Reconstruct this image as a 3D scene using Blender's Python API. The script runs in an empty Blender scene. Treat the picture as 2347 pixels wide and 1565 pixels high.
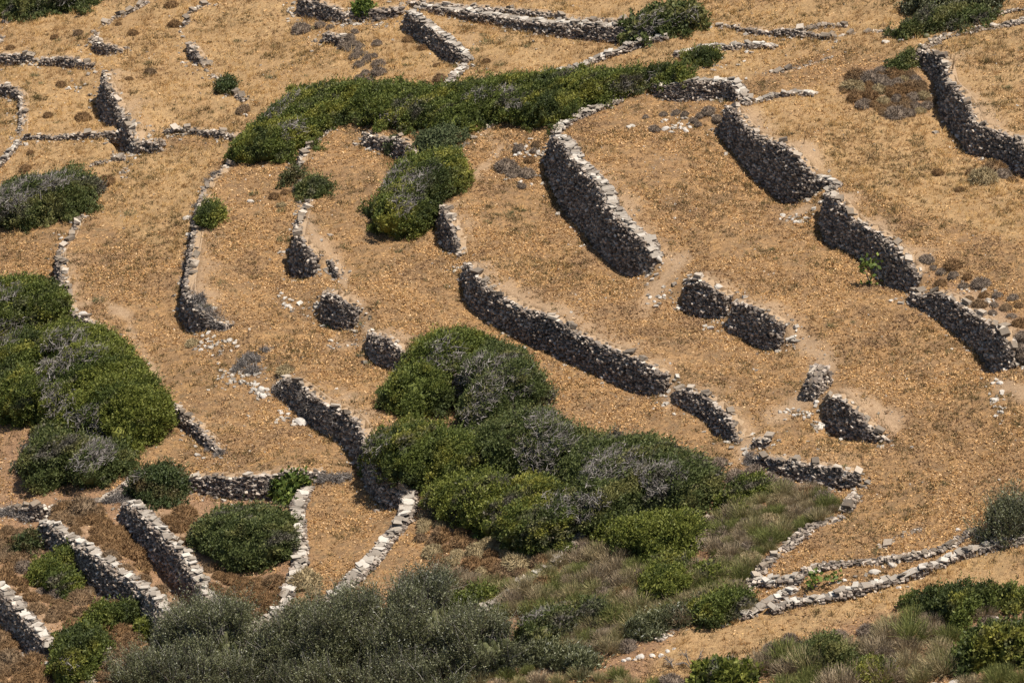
import bpy, math, random
import numpy as np
from mathutils import Vector
R_ = math.radians
random.seed(11)
rng = np.random.default_rng(11)
sc = bpy.context.scene
col = sc.collection

# ------------------------------------------------------------------ camera, sky, sun, exposure
PW, PH = 2347.0, 1565.0                       # photograph size in pixels
CAM_D, PITCH = 200.0, R_(22.0)
HFOV = 2 * math.atan(21.5 / 200.0)
FPX = (PW / 2) / math.tan(HFOV / 2)
CP, SP = math.cos(PITCH), math.sin(PITCH)
FW = np.array([0, CP, -SP]); UPV = np.array([0, SP, CP]); RT = np.array([1.0, 0, 0])
CAM = -CAM_D * FW
cd = bpy.data.cameras.new('camera'); cam = bpy.data.objects.new('camera', cd); col.objects.link(cam)
cam.location = CAM; cam.rotation_euler = (math.pi / 2 - PITCH, 0, 0)
cd.sensor_width = 36; cd.angle = HFOV; cd.clip_end = 5000
sc.camera = cam
SUN_EL, SUN_AZ = R_(69.0), R_(106.0)           # azimuth clockwise from +Y
w = bpy.data.worlds.new('World'); sc.world = w; w.use_nodes = True
nt = w.node_tree; bg = nt.nodes['Background']
sky = nt.nodes.new('ShaderNodeTexSky'); sky.sky_type = 'NISHITA'; sky.sun_disc = False
sky.sun_elevation = SUN_EL; sky.sun_rotation = SUN_AZ; sky.altitude = 100
nt.links.new(sky.outputs[0], bg.inputs[0]); bg.inputs[1].default_value = 0.072
sl = bpy.data.lights.new('sun', 'SUN'); sl.energy = 5.0; sl.angle = R_(0.5); sl.color = (1, 0.95, 0.87)
so = bpy.data.objects.new('sun', sl); col.objects.link(so)
sdir = Vector((math.sin(SUN_AZ) * math.cos(SUN_EL), math.cos(SUN_AZ) * math.cos(SUN_EL), math.sin(SUN_EL)))
so.rotation_euler = sdir.to_track_quat('Z', 'Y').to_euler(); so.location = (60, 0, 100)
sc.view_settings.view_transform = 'Standard'; sc.view_settings.look = 'None'
sc.view_settings.exposure = 0.63; sc.view_settings.gamma = 1.0
sc.cycles.max_bounces = 5; sc.cycles.diffuse_bounces = 3

# ------------------------------------------------------------------ helpers
def tag(o, label=None, cat=None, group=None, kind=None):
    if label: o['label'] = label
    if cat: o['category'] = cat
    if group: o['group'] = group
    if kind: o['kind'] = kind
    return o

def empty(name, loc, label=None, cat=None, group=None):
    o = bpy.data.objects.new(name, None); col.objects.link(o)
    o.location = loc; o.empty_display_size = 0.3
    return tag(o, label, cat, group)

def mesh(name, V, F, mat, parent=None, smooth=False, obj=True):
    """V (N,3) array, F (M,k) array of equal-sided faces or a list of such arrays"""
    V = np.asarray(V, dtype=np.float32).reshape(-1, 3)
    Fs = F if isinstance(F, list) else [F]
    Fs = [np.asarray(f, dtype=np.int32) for f in Fs if len(f)]
    me = bpy.data.meshes.new(name)
    me.vertices.add(len(V)); me.vertices.foreach_set('co', V.ravel())
    nl = sum(f.size for f in Fs); npoly = sum(len(f) for f in Fs)
    me.loops.add(nl); me.loops.foreach_set('vertex_index', np.concatenate([f.ravel() for f in Fs]))
    me.polygons.add(npoly)
    tot = np.concatenate([np.full(len(f), f.shape[1], np.int32) for f in Fs])
    me.polygons.foreach_set('loop_start', np.concatenate([[0], np.cumsum(tot)[:-1]]).astype(np.int32))
    me.polygons.foreach_set('use_smooth', np.full(npoly, smooth, dtype=bool))
    me.update(calc_edges=True)
    me.materials.append(mat)
    if not obj: return me
    o = bpy.data.objects.new(name, me); col.objects.link(o)
    if parent is not None:
        o.parent = parent
        V2 = V - np.array(parent.location, dtype=np.float32)
        me.vertices.foreach_set('co', V2.ravel()); me.update()
    return o

def hash2(ix, iy, s):
    h = (ix.astype(np.int64) * 374761393 + iy.astype(np.int64) * 668265263 + s * 1442695041) & 0xffffffff
    h = ((h ^ (h >> 13)) * 1274126177) & 0xffffffff
    return ((h ^ (h >> 16)) & 0xffff) / 65535.0

def vnoise(x, y, scale, s=0):
    x = np.asarray(x) / scale; y = np.asarray(y) / scale
    ix = np.floor(x); iy = np.floor(y); fx = x - ix; fy = y - iy
    fx = fx * fx * (3 - 2 * fx); fy = fy * fy * (3 - 2 * fy)
    a = hash2(ix, iy, s); b = hash2(ix + 1, iy, s); c = hash2(ix, iy + 1, s); d = hash2(ix + 1, iy + 1, s)
    return (a * (1 - fx) + b * fx) * (1 - fy) + (c * (1 - fx) + d * fx) * fy

def unit(v):
    return v / np.maximum(np.linalg.norm(v, axis=-1, keepdims=True), 1e-9)

def rays(u, v):
    u = np.asarray(u, float); v = np.asarray(v, float)
    return FW + ((u - PW / 2) / FPX)[..., None] * RT - ((v - PH / 2) / FPX)[..., None] * UPV

def proj(P):
    q = np.asarray(P, float) - CAM; z = q @ FW
    return PW / 2 + FPX * (q @ RT) / z, PH / 2 - FPX * (q @ UPV) / z, z

GX, GY = 0.20, 0.10                            # mean slope of the hill
def plane_t(d): return (GX * CAM[0] + GY * CAM[1] - CAM[2]) / (d[..., 2] - GX * d[..., 0] - GY * d[..., 1])
def plane_hit(u, v):
    d = rays(u, v); t = plane_t(d); return CAM + d * t[..., None], t

def inpoly(u, v, poly):
    u = np.asarray(u); v = np.asarray(v); r = np.zeros(u.shape, bool); n = len(poly)
    for i in range(n):
        x1, y1 = poly[i]; x2, y2 = poly[(i + 1) % n]
        if y1 == y2: continue
        r ^= ((y1 > v) != (y2 > v)) & (u < (x2 - x1) * (v - y1) / (y2 - y1) + x1)
    return r

def polydist(u, v, poly):
    d = np.full(np.shape(u), 1e9); n = len(poly)
    for i in range(n):
        x1, y1 = poly[i]; x2, y2 = poly[(i + 1) % n]
        dx, dy = x2 - x1, y2 - y1; L = dx * dx + dy * dy + 1e-9
        t = np.clip(((u - x1) * dx + (v - y1) * dy) / L, 0, 1)
        d = np.minimum(d, np.hypot(u - x1 - t * dx, v - y1 - t * dy))
    return d

def P2(s):
    return [tuple(float(q) for q in p.split(',')) for p in s.split()]

# ------------------------------------------------------------------ materials
def newmat(name):
    m = bpy.data.materials.new(name); m.use_nodes = True
    return m, m.node_tree, m.node_tree.nodes['Principled BSDF']

def ramp(nt, fac, stops):
    r = nt.nodes.new('ShaderNodeValToRGB'); e = r.color_ramp.elements
    while len(e) < len(stops): e.new(0.5)
    for el, (p, c) in zip(e, stops): el.position = p; el.color = (*c, 1)
    nt.links.new(fac, r.inputs[0]); return r.outputs[0]

def noise(nt, scale, detail=3, rough=0.6, vec=None):
    n = nt.nodes.new('ShaderNodeTexNoise'); n.inputs['Scale'].default_value = scale
    n.inputs['Detail'].default_value = detail; n.inputs['Roughness'].default_value = rough
    if vec is None:
        g = nt.nodes.new('ShaderNodeNewGeometry'); vec = g.outputs['Position']
    nt.links.new(vec, n.inputs['Vector']); return n.outputs['Fac']

def mixc(nt, fac, a, b, mode='MIX'):
    m = nt.nodes.new('ShaderNodeMix'); m.data_type = 'RGBA'; m.blend_type = mode
    for s, v in ((m.inputs[0], fac), (m.inputs[6], a), (m.inputs[7], b)):
        if isinstance(v, (int, float)): s.default_value = v
        elif isinstance(v, tuple): s.default_value = (*v, 1)
        else: nt.links.new(v, s)
    return m.outputs[2]

def island(nt):
    return nt.nodes.new('ShaderNodeNewGeometry').outputs['Random Per Island']

def contrast(nt, fac, lo, hi):
    m = nt.nodes.new('ShaderNodeMapRange'); m.inputs[1].default_value = lo; m.inputs[2].default_value = hi
    nt.links.new(fac, m.inputs[0]); return m.outputs[0]

def stone_mat(name, stops, lichen=0.25):
    m, nt, b = newmat(name)
    c = ramp(nt, island(nt), stops)
    n = contrast(nt, noise(nt, 9, 4, 0.7), 0.35, 0.7)
    c = mixc(nt, n, c, (0.8, 0.8, 0.8), 'MULTIPLY')
    c = mixc(nt, contrast(nt, noise(nt, 3.1, 3), 0.55, 0.75), c, mixc(nt, lichen, c, (0.34, 0.2, 0.09)))
    nt.links.new(c, b.inputs['Base Color']); b.inputs['Roughness'].default_value = 0.95
    b.inputs['Specular IOR Level'].default_value = 0.2
    bp = nt.nodes.new('ShaderNodeBump'); bp.inputs['Strength'].default_value = 0.5; bp.inputs['Distance'].default_value = 0.03
    nt.links.new(noise(nt, 22, 3), bp.inputs['Height']); nt.links.new(bp.outputs[0], b.inputs['Normal'])
    return m

M_STONE = stone_mat('schist', [(0, (.085, .068, .056)), (.3, (.175, .14, .112)), (.6, (.255, .205, .16)), (.82, (.36, .29, .23)), (1, (.56, .48, .39))])
M_SLAB = stone_mat('slab_stone', [(0, (.19, .158, .125)), (.4, (.3, .255, .205)), (.8, (.39, .34, .28)), (1, (.52, .47, .4))], .2)
M_RAG = stone_mat('rough_capstone', [(0, (.12, .095, .072)), (.4, (.22, .175, .13)), (.8, (.31, .25, .19)), (1, (.45, .38, .3))], .3)
M_PALE = stone_mat('pale_marble_stone', [(0, (.27, .225, .175)), (.5, (.37, .315, .255)), (1, (.52, .47, .41))], .1)

def leaf_mat(name, stops, var, transl=0.32, spec=0.18, rough=0.55):
    m, nt, b = newmat(name)
    c = ramp(nt, island(nt), stops)
    for vv in ([] if not var else var if isinstance(var, list) else [var]):
        vec = None
        if len(vv) > 4:                                                    # streaked along the wind
            g = nt.nodes.new('ShaderNodeNewGeometry'); mp = nt.nodes.new('ShaderNodeMapping'); mp.vector_type = 'TEXTURE'
            mp.inputs['Rotation'].default_value = (0, 0, math.atan2(.55, .75)); mp.inputs['Scale'].default_value = (2.6, .62, 1)
            nt.links.new(g.outputs['Position'], mp.inputs['Vector']); vec = mp.outputs[0]
        f = contrast(nt, noise(nt, vv[0], 3, .6, vec), vv[1], vv[2])
        c = mixc(nt, f, c, ramp(nt, island(nt), vv[3]))
    nt.links.new(c, b.inputs['Base Color']); b.inputs['Roughness'].default_value = rough
    b.inputs['Specular IOR Level'].default_value = spec
    if transl:
        t = nt.nodes.new('ShaderNodeBsdfTranslucent'); nt.links.new(c, t.inputs[0])
        mx = nt.nodes.new('ShaderNodeMixShader'); mx.inputs[0].default_value = transl
        nt.links.new(b.outputs[0], mx.inputs[1]); nt.links.new(t.outputs[0], mx.inputs[2])
        nt.links.new(mx.outputs[0], nt.nodes['Material Output'].inputs[0])
    return m

M_GREEN = leaf_mat('lentisk_leaf', [(0, (.06, .075, .016)), (.5, (.11, .132, .028)), (1, (.18, .2, .05))],
                   [(.8, .5, .6, [(0, (.15, .15, .025)), (1, (.31, .285, .06))], 1), (.7, .57, .68, [(0, (.055, .05, .033)), (1, (.18, .155, .115))], 1), (.45, .5, .62, [(0, (.032, .044, .014)), (1, (.085, .1, .03))])])
M_DGREEN = leaf_mat('dark_evergreen_leaf', [(0, (.046, .058, .018)), (.5, (.085, .103, .031)), (1, (.15, .165, .055))],
                    [(.8, .52, .62, [(0, (.12, .12, .035)), (1, (.24, .22, .08))], 1), (.75, .54, .66, [(0, (.06, .052, .038)), (1, (.19, .165, .13))], 1)])
M_YGREEN = leaf_mat('yellow_green_leaf', [(0, (.08, .095, .018)), (.5, (.145, .16, .03)), (1, (.25, .25, .055))],
                    [(.6, .5, .62, [(0, (.045, .062, .014)), (1, (.1, .12, .03))], 1), (.8, .58, .68, [(0, (.06, .052, .035)), (1, (.19, .16, .115))], 1)])
M_FIG = leaf_mat('fig_leaf', [(0, (.06, .09, .02)), (.6, (.12, .16, .035)), (1, (.22, .25, .055))], None, .3)
M_OLIVE = leaf_mat('olive_leaf', [(0, (.045, .05, .018)), (.5, (.1, .103, .042)), (.87, (.18, .178, .085)), (1, (.34, .33, .2))],
                   (.4, .5, .7, [(0, (.035, .04, .018)), (1, (.1, .1, .05))]), .15, .4, .45)
M_CONIFER = leaf_mat('juniper_needle', [(0, (.03, .045, .014)), (1, (.075, .09, .03))], (.9, .5, .7, [(0, (.09, .06, .025)), (1, (.13, .09, .04))]), .1)
M_BROOM = leaf_mat('broom_stem', [(0, (.1, .11, .038)), (.4, (.21, .205, .075)), (.7, (.33, .275, .13)), (1, (.52, .42, .22))],
                   (.22, .48, .66, [(0, (.2, .15, .095)), (1, (.42, .32, .19))]), .15)
M_GBROOM = leaf_mat('green_broom_stem', [(0, (.08, .09, .026)), (.5, (.16, .17, .05)), (1, (.3, .29, .1))], None, .15)
M_BBROOM = leaf_mat('brown_broom_stem', [(0, (.15, .115, .075)), (.5, (.28, .215, .13)), (1, (.48, .37, .24))], None, .1)
M_GTWIG = leaf_mat('grey_dead_twig', [(0, (.095, .08, .068)), (.6, (.19, .165, .145)), (1, (.36, .32, .285))], None, 0, .1, .9)
M_CUSH = leaf_mat('brown_cushion_twig', [(0, (.11, .062, .03)), (.5, (.19, .112, .052)), (1, (.32, .2, .1))],
                  (.25, .5, .68, [(0, (.13, .09, .055)), (1, (.26, .185, .115))]), .05, .1, .9)
M_CGREY = leaf_mat('grey_cushion_twig', [(0, (.12, .09, .065)), (.5, (.2, .152, .112)), (1, (.32, .255, .2))], None, .05, .1, .9)
M_CTAN = leaf_mat('tan_cushion_twig', [(0, (.18, .135, .075)), (.5, (.3, .23, .125)), (1, (.43, .34, .19))], None, .05, .1, .9)
M_WEED = leaf_mat('olive_brown_weed', [(0, (.065, .05, .02)), (.5, (.115, .085, .034)), (1, (.19, .135, .058))], None, .15, .1, .9)
M_GWEED = leaf_mat('green_weed', [(0, (.055, .07, .03)), (.5, (.1, .12, .055)), (1, (.16, .17, .08))], None, .2, .1, .9)
M_LITTER = leaf_mat('dry_leaf', [(0, (.14, .085, .045)), (.2, (.3, .18, .08)), (.5, (.55, .325, .13)), (.85, (.72, .45, .2)), (1, (.82, .6, .36))],
                    [(3.4, .5, .66, [(0, (.16, .095, .048)), (.5, (.38, .22, .095)), (1, (.62, .39, .19))]), (.42, .5, .62, [(0, (.12, .075, .045)), (.5, (.29, .175, .09)), (1, (.5, .32, .17))])], .2, .15, .8)
M_STRAW = leaf_mat('dry_straw', [(0, (.34, .2, .075)), (.5, (.58, .36, .135)), (1, (.78, .54, .25))],
                   [(.3, .46, .62, [(0, (.22, .13, .06)), (1, (.5, .3, .125))]), (1.1, .54, .66, [(0, (.16, .1, .05)), (1, (.4, .25, .11))])], .25, .15, .8)
M_BARK, ntb, bb = newmat('grey_bark')
ntb.links.new(ramp(ntb, noise(ntb, 14, 4), [(.3, (.12, .1, .085)), (.7, (.28, .25, .22))]), bb.inputs['Base Color']); bb.inputs['Roughness'].default_value = .95

def ground_mat():
    m, nt, b = newmat('dry_ground')
    at = nt.nodes.new('ShaderNodeVertexColor'); at.layer_name = 'zone'
    sp = nt.nodes.new('ShaderNodeSeparateColor'); nt.links.new(at.outputs[0], sp.inputs[0])
    n1 = contrast(nt, noise(nt, .35, 4, .65), .35, .68); n2 = contrast(nt, noise(nt, 6, 4, .75), .3, .72); n3 = contrast(nt, noise(nt, 24, 2, .7), .32, .7)
    n4 = contrast(nt, noise(nt, 1.3, 4, .7), .42, .68); n5 = contrast(nt, noise(nt, 2.7, 3, .7), .5, .72)
    c = mixc(nt, n1, (.5, .295, .125), (.40, .24, .115))
    c = mixc(nt, n4, c, (.22, .14, .08)); c = mixc(nt, n5, c, (.2, .15, .085))
    c = mixc(nt, n2, (.17, .105, .055), c)
    st = mixc(nt, n1, (.54, .36, .17), (.43, .265, .125)); st = mixc(nt, n4, st, (.33, .22, .105)); st = mixc(nt, n5, st, (.28, .2, .1)); st = mixc(nt, n2, (.26, .165, .085), st)
    scb = mixc(nt, n1, (.33, .19, .10), (.40, .245, .14)); scb = mixc(nt, n2, (.15, .095, .06), scb)
    di = mixc(nt, n2, (.30, .2, .12), (.41, .29, .18))
    c = mixc(nt, sp.outputs[1], c, st); c = mixc(nt, sp.outputs[2], c, scb); c = mixc(nt, sp.outputs[0], c, di)
    c = mixc(nt, n3, mixc(nt, 1.0, c, (.62, .58, .55), 'MULTIPLY'), c)
    nt.links.new(c, b.inputs['Base Color']); b.inputs['Roughness'].default_value = 1; b.inputs['Specular IOR Level'].default_value = .1
    bp = nt.nodes.new('ShaderNodeBump'); bp.inputs['Strength'].default_value = .7; bp.inputs['Distance'].default_value = .06
    nt.links.new(noise(nt, 11, 4, .7), bp.inputs['Height']); nt.links.new(bp.outputs[0], b.inputs['Normal'])
    return m
M_GROUND = ground_mat()
M_DIRT, ntd, bd = newmat('bare_earth')
ntd.links.new(mixc(ntd, contrast(ntd, noise(ntd, 7, 4, .75), .3, .7), (.22, .145, .08), (.36, .245, .145)), bd.inputs['Base Color']); bd.inputs['Roughness'].default_value = 1
# ------------------------------------------------------------------ dry-stone walls, traced on the photograph: top edge u,v and visible height
# kind R = retaining wall (ground higher on the left of its direction), F = low free-standing wall or stone edging
WALLS = [
('R','r',.5,'low ruined dark wall at the left edge, below the top left green bush','0,123,30 40,122,30 62,127,22 80,135,12'),
('R','r',.5,'short crumbling dark wall just left of the curved wall with a leaning slab heap','93,133,20 135,130,24 165,133,26 204,148,14'),
('R','r',.5,'dark wall on the left edge that bends down towards the small square field','-15,190,30 0,193,30 25,198,30 44,212,20 47,240,16 44,280,16 42,312,8'),
('F','s',.35,'faint stone edging running off the left edge below the small square field','44,322,6 20,350,7 -8,378,7'),
('R','r',.45,'thin straight field wall meeting the foot of the tall dark V-shaped wall on the left','45,318,8 75,308,14 115,312,12 160,308,15 205,304,17 276,301,20'),
('R','r',.5,'tall dark wall like a blade, rising left of the thistle field in the upper left','236,160,85 242,190,82 255,215,75 270,243,58 281,262,80 293,290,65 305,315,40 312,328,25'),
('R','r',.5,'short lit wall closing the bottom of the thistle field, with a corner post of stones','308,326,28 340,323,30 362,328,26 378,318,18'),
('R','r',.5,'low capped wall between the thistle field and the large upper bush','376,298,12 410,293,14 450,296,16 500,302,18 525,305,20 545,312,14 560,312,10'),
('F','r',.4,'stone edging climbing beside the green bush in the top left corner','28,-4,9 15,45,9 5,75,9 -10,95,9'),
('F','r',.45,'narrow stone line curving down from the top edge on the left','338,-4,9 305,18,9 272,30,9 245,45,9 232,58,9 218,76,9 212,90,9'),
('R','r',.5,'short dark wall ending in a heap of leaning slabs, upper left','212,90,25 225,95,35 245,102,28 275,117,10'),
('R','r',.4,'broken dark terrace edge topped with stones near the top left','478,5,10 445,15,12 425,30,18 420,50,16'),
('R','r',.45,'short steep dark wall alone in the grass of the upper left field','430,97,22 440,108,30 455,128,24 470,150,6'),
('R','r',.35,'line of half buried dark stones running down to a small lone bush','480,168,9 500,178,9 530,208,9 555,225,12'),
('R','r',.6,'dark high wall at the top edge above the round grey cushion bushes','683,-5,42 715,0,48 745,10,40 775,25,28 790,30,26'),
('R','r',.6,'small ruined wall stub below the round grey cushion bushes at the top','740,77,25 760,76,28 780,85,25'),
('R','r',.6,'rubbly wall of big loose stones at the top, left of the slab-capped corner','790,27,28 830,22,30 880,22,28 925,15,22'),
('R','r',.6,'upper of the two long parallel walls at the top, below the rust-brown field','930,3,16 960,5,16 1020,12,18 1125,18,24 1210,24,28 1287,36,24 1310,45,16 1340,46,16 1400,46,20 1455,54,20'),
('R','s',.6,'lower of the two long parallel walls at the top, capped with flat slabs','950,20,10 1020,26,12 1085,34,18 1160,45,20 1240,56,26 1330,60,33 1400,64,36 1430,70,34 1446,78,15'),
('R','s',.5,'slab-capped dark wall slanting down from the corner of the parallel walls','930,28,40 945,38,45 972,58,45 1005,82,38 1030,103,44 1050,122,30 1068,140,10'),
('F','s',.5,'stepped stone strip hooking down from the slab-capped slanting wall','1068,144,9 1052,155,9 1043,168,9 1033,182,9 1025,194,9'),
('F','s',.5,'pale slab edging running down-left from the fig tree at the top','1532,80,9 1470,93,10 1440,105,10 1400,120,9 1365,132,9 1340,143,8 1310,158,6 1245,172,5'),
('F','s',.45,'thin slab line across the upper right slope below the fig tree','1547,120,9 1580,112,9 1616,104,10 1650,100,10 1680,103,9 1710,100,9 1755,98,9 1775,102,8'),
('R','r',.6,'rubbly long stone bank in the upper right, right of the fig tree','1647,60,8 1665,54,12 1695,62,12 1754,70,14 1795,66,20 1833,68,20 1878,80,12 1910,87,6'),
('F','r',.5,'short jagged row of upright slabs above the rubbly stone bank','1815,64,8 1850,58,10 1875,50,12 1910,48,10 1942,55,5'),
('F','r',.4,'loose stone line joining the rubbly bank to the dark green top right bush','1895,82,8 1935,71,8 1990,64,8 2055,62,8'),
('F','r',.7,'thick pale wall top running to the right edge below the dark green top right bush','2350,36,14 2306,45,14 2254,55,13 2200,64,12 2155,74,12 2145,86,10 2130,97,10 2114,107,10'),
('F','r',.5,'pale wall fragment in the top right corner, behind the dark green bush','2275,26,8 2310,20,8 2350,13,8'),
('R','r',.55,'tall dark winding wall on the right edge with a ladder leaning against its lit step','2095,122,28 2110,110,38 2133,120,48 2155,132,62 2166,160,75 2170,186,85 2185,200,90 2200,215,95 2215,235,90 2222,258,85 2228,280,78 2260,292,72 2290,303,65 2320,316,65 2350,330,80 2400,352,70'),
('R','s',.6,'camera-facing wall right of the large upper bush, ending in a corner','1490,196,14 1515,198,30 1547,197,38 1575,190,45 1615,193,38 1655,190,36 1668,188,45 1682,205,32 1695,228,10'),
('R','r',.55,'tall dark terrace wall right of centre, below the camera-facing corner wall','1660,240,70 1680,248,90 1697,276,80 1713,293,83 1740,314,95 1760,320,108 1788,328,122 1816,352,122 1840,372,105 1852,384,80 1860,395,62'),
('F','s',.5,'hooked stone edging around the gap between the two right-hand terrace walls','1862,400,14 1895,408,14 1925,415,12 1918,430,10 1895,440,10'),
('R','r',.55,'long dark terrace wall behind the young fig sapling on the right','1890,443,60 1897,446,95 1915,455,112 1935,478,100 1955,500,82 1990,520,85 2030,545,92 2047,565,98 2070,586,82 2092,612,65 2102,630,50'),
('R','r',.6,'dark terrace wall lowest on the right, ending in a stepped stone butt','2085,668,30 2113,675,38 2147,667,60 2185,686,70 2223,713,75 2264,741,85 2288,751,105 2297,760,105 2306,800,60 2318,808,40'),
('R','s',.6,'tallest dark terrace wall right of centre with a pale slab-capped upper end','1258,322,50 1268,314,90 1280,322,105 1297,342,115 1311,372,118 1335,393,120 1363,421,122 1380,446,122 1390,476,108 1411,500,105 1435,527,100 1449,537,100 1473,551,92 1484,572,68 1490,590,45'),
('F','s',.52,'curving stone strip on the rim above the tallest dark wall, up to a white boulder','1272,303,10 1284,290,10 1308,270,10 1340,255,10 1373,243,10 1405,230,10 1420,218,8'),
('R','d',.5,'longest terrace wall, speckled grey, crossing the centre of the picture','1063,602,40 1073,600,65 1084,623,78 1101,641,80 1125,665,76 1160,683,76 1205,706,80 1240,717,86 1263,723,86 1297,746,82 1330,766,78 1366,782,76 1418,803,80 1453,820,80 1484,834,76 1505,845,66 1519,858,50'),
('R','d',.5,'curved dark wall just right below the end of the longest terrace wall','1547,893,35 1568,886,52 1599,903,50 1630,914,55 1650,934,65 1668,951,60 1680,980,36 1686,1003,14'),
('R','r',.6,'tiny dark wall stub beside the path, below the curved dark wall','1728,1008,25 1740,998,38 1757,1004,35'),
('R','d',.55,'upper bulging half of the broken dark wall right of centre','1572,640,72 1583,630,92 1600,634,95 1622,652,82 1645,663,72 1663,678,58'),
('R','r',.55,'lower half of the broken dark wall, with a pale block on its right end','1678,690,72 1690,686,84 1710,696,78 1740,708,90 1768,728,80 1792,743,64'),
('F','d',.8,'lone upright wall stub with a lit right side on the path, lower right','1882,834,46 1873,848,50 1862,866,46 1853,884,30'),
('R','r',.5,'dark wedge-shaped wall right of a fan of rubble, lower right','1896,918,64 1904,897,94 1915,900,97 1937,920,88 1961,944,70 1985,970,46 2006,992,26 2036,1006,12'),
('R','r',.55,'dark wall ending in a sharp corner above the green scrub, lower right','1710,1042,18 1740,1046,22 1790,1050,40 1823,1055,50 1850,1062,46 1875,1063,48 1905,1073,48 1937,1073,52 1958,1082,45 1966,1090,30'),
('F','r',.6,'crumbling stair of stones below the sharp-cornered dark wall','1960,1118,20 1950,1140,18 1940,1160,14'),
('F','r',.5,'pale stone edging curving down the right side of the green scrub','1933,1172,14 1905,1180,14 1885,1186,14 1857,1198,14 1833,1218,16 1813,1235,16 1790,1253,14 1771,1270,14 1754,1284,14 1740,1301,14 1726,1318,14 1713,1345,12'),
('R','s',.5,'short low wall closing the bottom of the triangular litter field, lower right','1720,1330,14 1755,1340,12 1790,1335,10 1835,1330,12'),
('F','s',.52,'stone strip running down-left from the little fig sapling at lower right','1823,1336,14 1788,1356,14 1754,1373,14 1726,1387,14 1702,1400,14'),
('F','r',.5,'upper of the two pale stone lines sweeping to the olive bush on the right edge','1838,1292,24 1860,1290,18 1910,1284,12 1945,1280,12 1995,1274,14 2047,1270,15 2100,1262,15 2155,1250,14 2188,1240,12 2196,1212,20 2247,1205,8'),
('F','s',.55,'lower and longer of the two pale stone lines, above the straw field at lower right','2350,1224,12 2306,1239,12 2250,1249,12 2223,1256,14 2185,1270,14 2157,1277,15 2126,1294,15 2099,1304,15 2057,1315,15 2023,1325,16 1992,1335,16 1944,1349,16 1920,1356,15 1875,1363,15 1830,1366,14 1802,1384,12 1768,1391,10'),
('F','s',.5,'narrow pale stone strip slanting through the broom scrub at bottom centre','1332,1216,10 1311,1239,11 1290,1266,11 1263,1290,12 1228,1311,12 1197,1328,12 1177,1346,11 1142,1373,11 1104,1399,10'),
('F','s',.72,'broad white slab-topped wall curving down to the olive trees, bottom centre','938,1120,14 940,1142,14 936,1165,14 920,1190,14 901,1215,14 884,1236,14 868,1262,14 850,1283,14 832,1300,13 812,1316,12 785,1345,11 755,1368,11'),
('R','t',.6,'dark wall buried in grey thorn branches that bends down to the broad white slab wall','626,880,18 640,865,45 668,868,60 700,890,65 735,918,72 765,930,75 795,945,75 815,960,82 832,990,82 838,1030,65 850,1065,60 870,1088,66 895,1100,70 918,1108,66 930,1125,40'),
('R','t',.55,'long dark wall on the left with grey thorn brush along its top, curving downhill','522,372,15 500,390,20 478,408,25 465,430,30 455,455,40 449,490,45 445,520,45 438,560,45 432,600,50 425,640,60 425,665,70 440,690,75 460,710,60 485,725,32 520,745,14'),
('R','r',.45,'slender dark wall curving along the left field down to the big left bushes','190,490,8 170,510,8 155,540,10 142,555,14 132,575,35 133,595,45 137,620,45 145,660,35 152,695,25 160,710,25 180,722,28 205,735,25 235,760,12'),
('R','r',.45,'short dark wall coming out from under the right side of the biggest left bush','388,925,20 414,945,35 448,972,32 476,1000,30 500,1030,15'),
('R','r',.5,'small curved wall with a pale block on top at the left tip of the inner terrace','755,290,8 735,310,9 715,325,9 697,338,22 685,350,40 683,370,25'),
('R','d',.5,'dark triangular wall stub, upper of two, left of the central fields','704,455,10 690,480,20 680,515,30 676,545,80 684,540,94 697,555,92 710,573,74 719,589,54'),
('R','d',.35,'narrow broken bank edge beside the upper triangular wall stub','745,588,10 758,600,20 772,625,20'),
('R','r',.55,'dark triangular wall stub, lower of two, with a thorn bush at its right end','738,672,72 752,663,84 775,678,80 795,692,70 808,703,58'),
('R','d',.5,'dark sloping wall running under the dense central bush','842,760,48 848,754,56 860,768,62 875,768,72 900,785,66 925,805,50 945,820,30'),
('R','r',.5,'piece of dark wall showing in the gap in the dense central bush','1040,856,75 1055,870,72 1075,890,50 1088,905,30'),
('R','r',.5,'short dark wall with a lit stepped end, right of the sprawling inner bush','995,465,25 1012,470,60 1022,490,76 1030,510,68 1045,540,45 1050,580,10'),
('R','r',.5,'low ruined wall below the large upper bush, with a gap hiding a green plant','835,300,35 860,312,35 885,320,28 905,312,52 925,325,48 950,348,30 970,362,8'),
('F','r',.4,'faint stone row with a white boulder, below the right end of the large upper bush','1130,278,6 1100,303,7 1077,318,7 1045,340,6'),
('R','r',.6,'camera-facing rubble wall with dead brown growth, between the round juniper and the white strip','415,1100,20 445,1095,32 478,1088,48 520,1092,52 560,1092,55 600,1088,60 640,1084,62 680,1080,55 712,1080,35 745,1083,10'),
('R','r',.55,'overgrown low wall at the lower left edge behind the little conifer','-10,1162,12 40,1162,22 70,1158,42 95,1155,45 105,1155,30'),
('F','r',.45,'loose pale stone row from the overgrown wall to the round juniper, lower left','105,1155,9 135,1150,9 165,1142,9 200,1148,9 230,1138,9 262,1125,9 290,1105,9'),
('R','s',.5,'white-capped dark wall with a green bush against its face, lower left','90,1200,35 117,1208,55 145,1228,60 172,1245,62 207,1270,68 241,1294,72 272,1315,70 303,1335,55 331,1360,62 352,1373,80 366,1397,80 369,1422,68 372,1456,45 366,1500,20'),
('R','s',.5,'white-capped dark wall running from the round juniper to the olive trees','280,1155,35 303,1162,62 328,1184,70 355,1214,72 376,1235,78 403,1260,80 421,1290,76 438,1315,76 459,1339,70 469,1370,55 490,1391,35 497,1401,20'),
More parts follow.
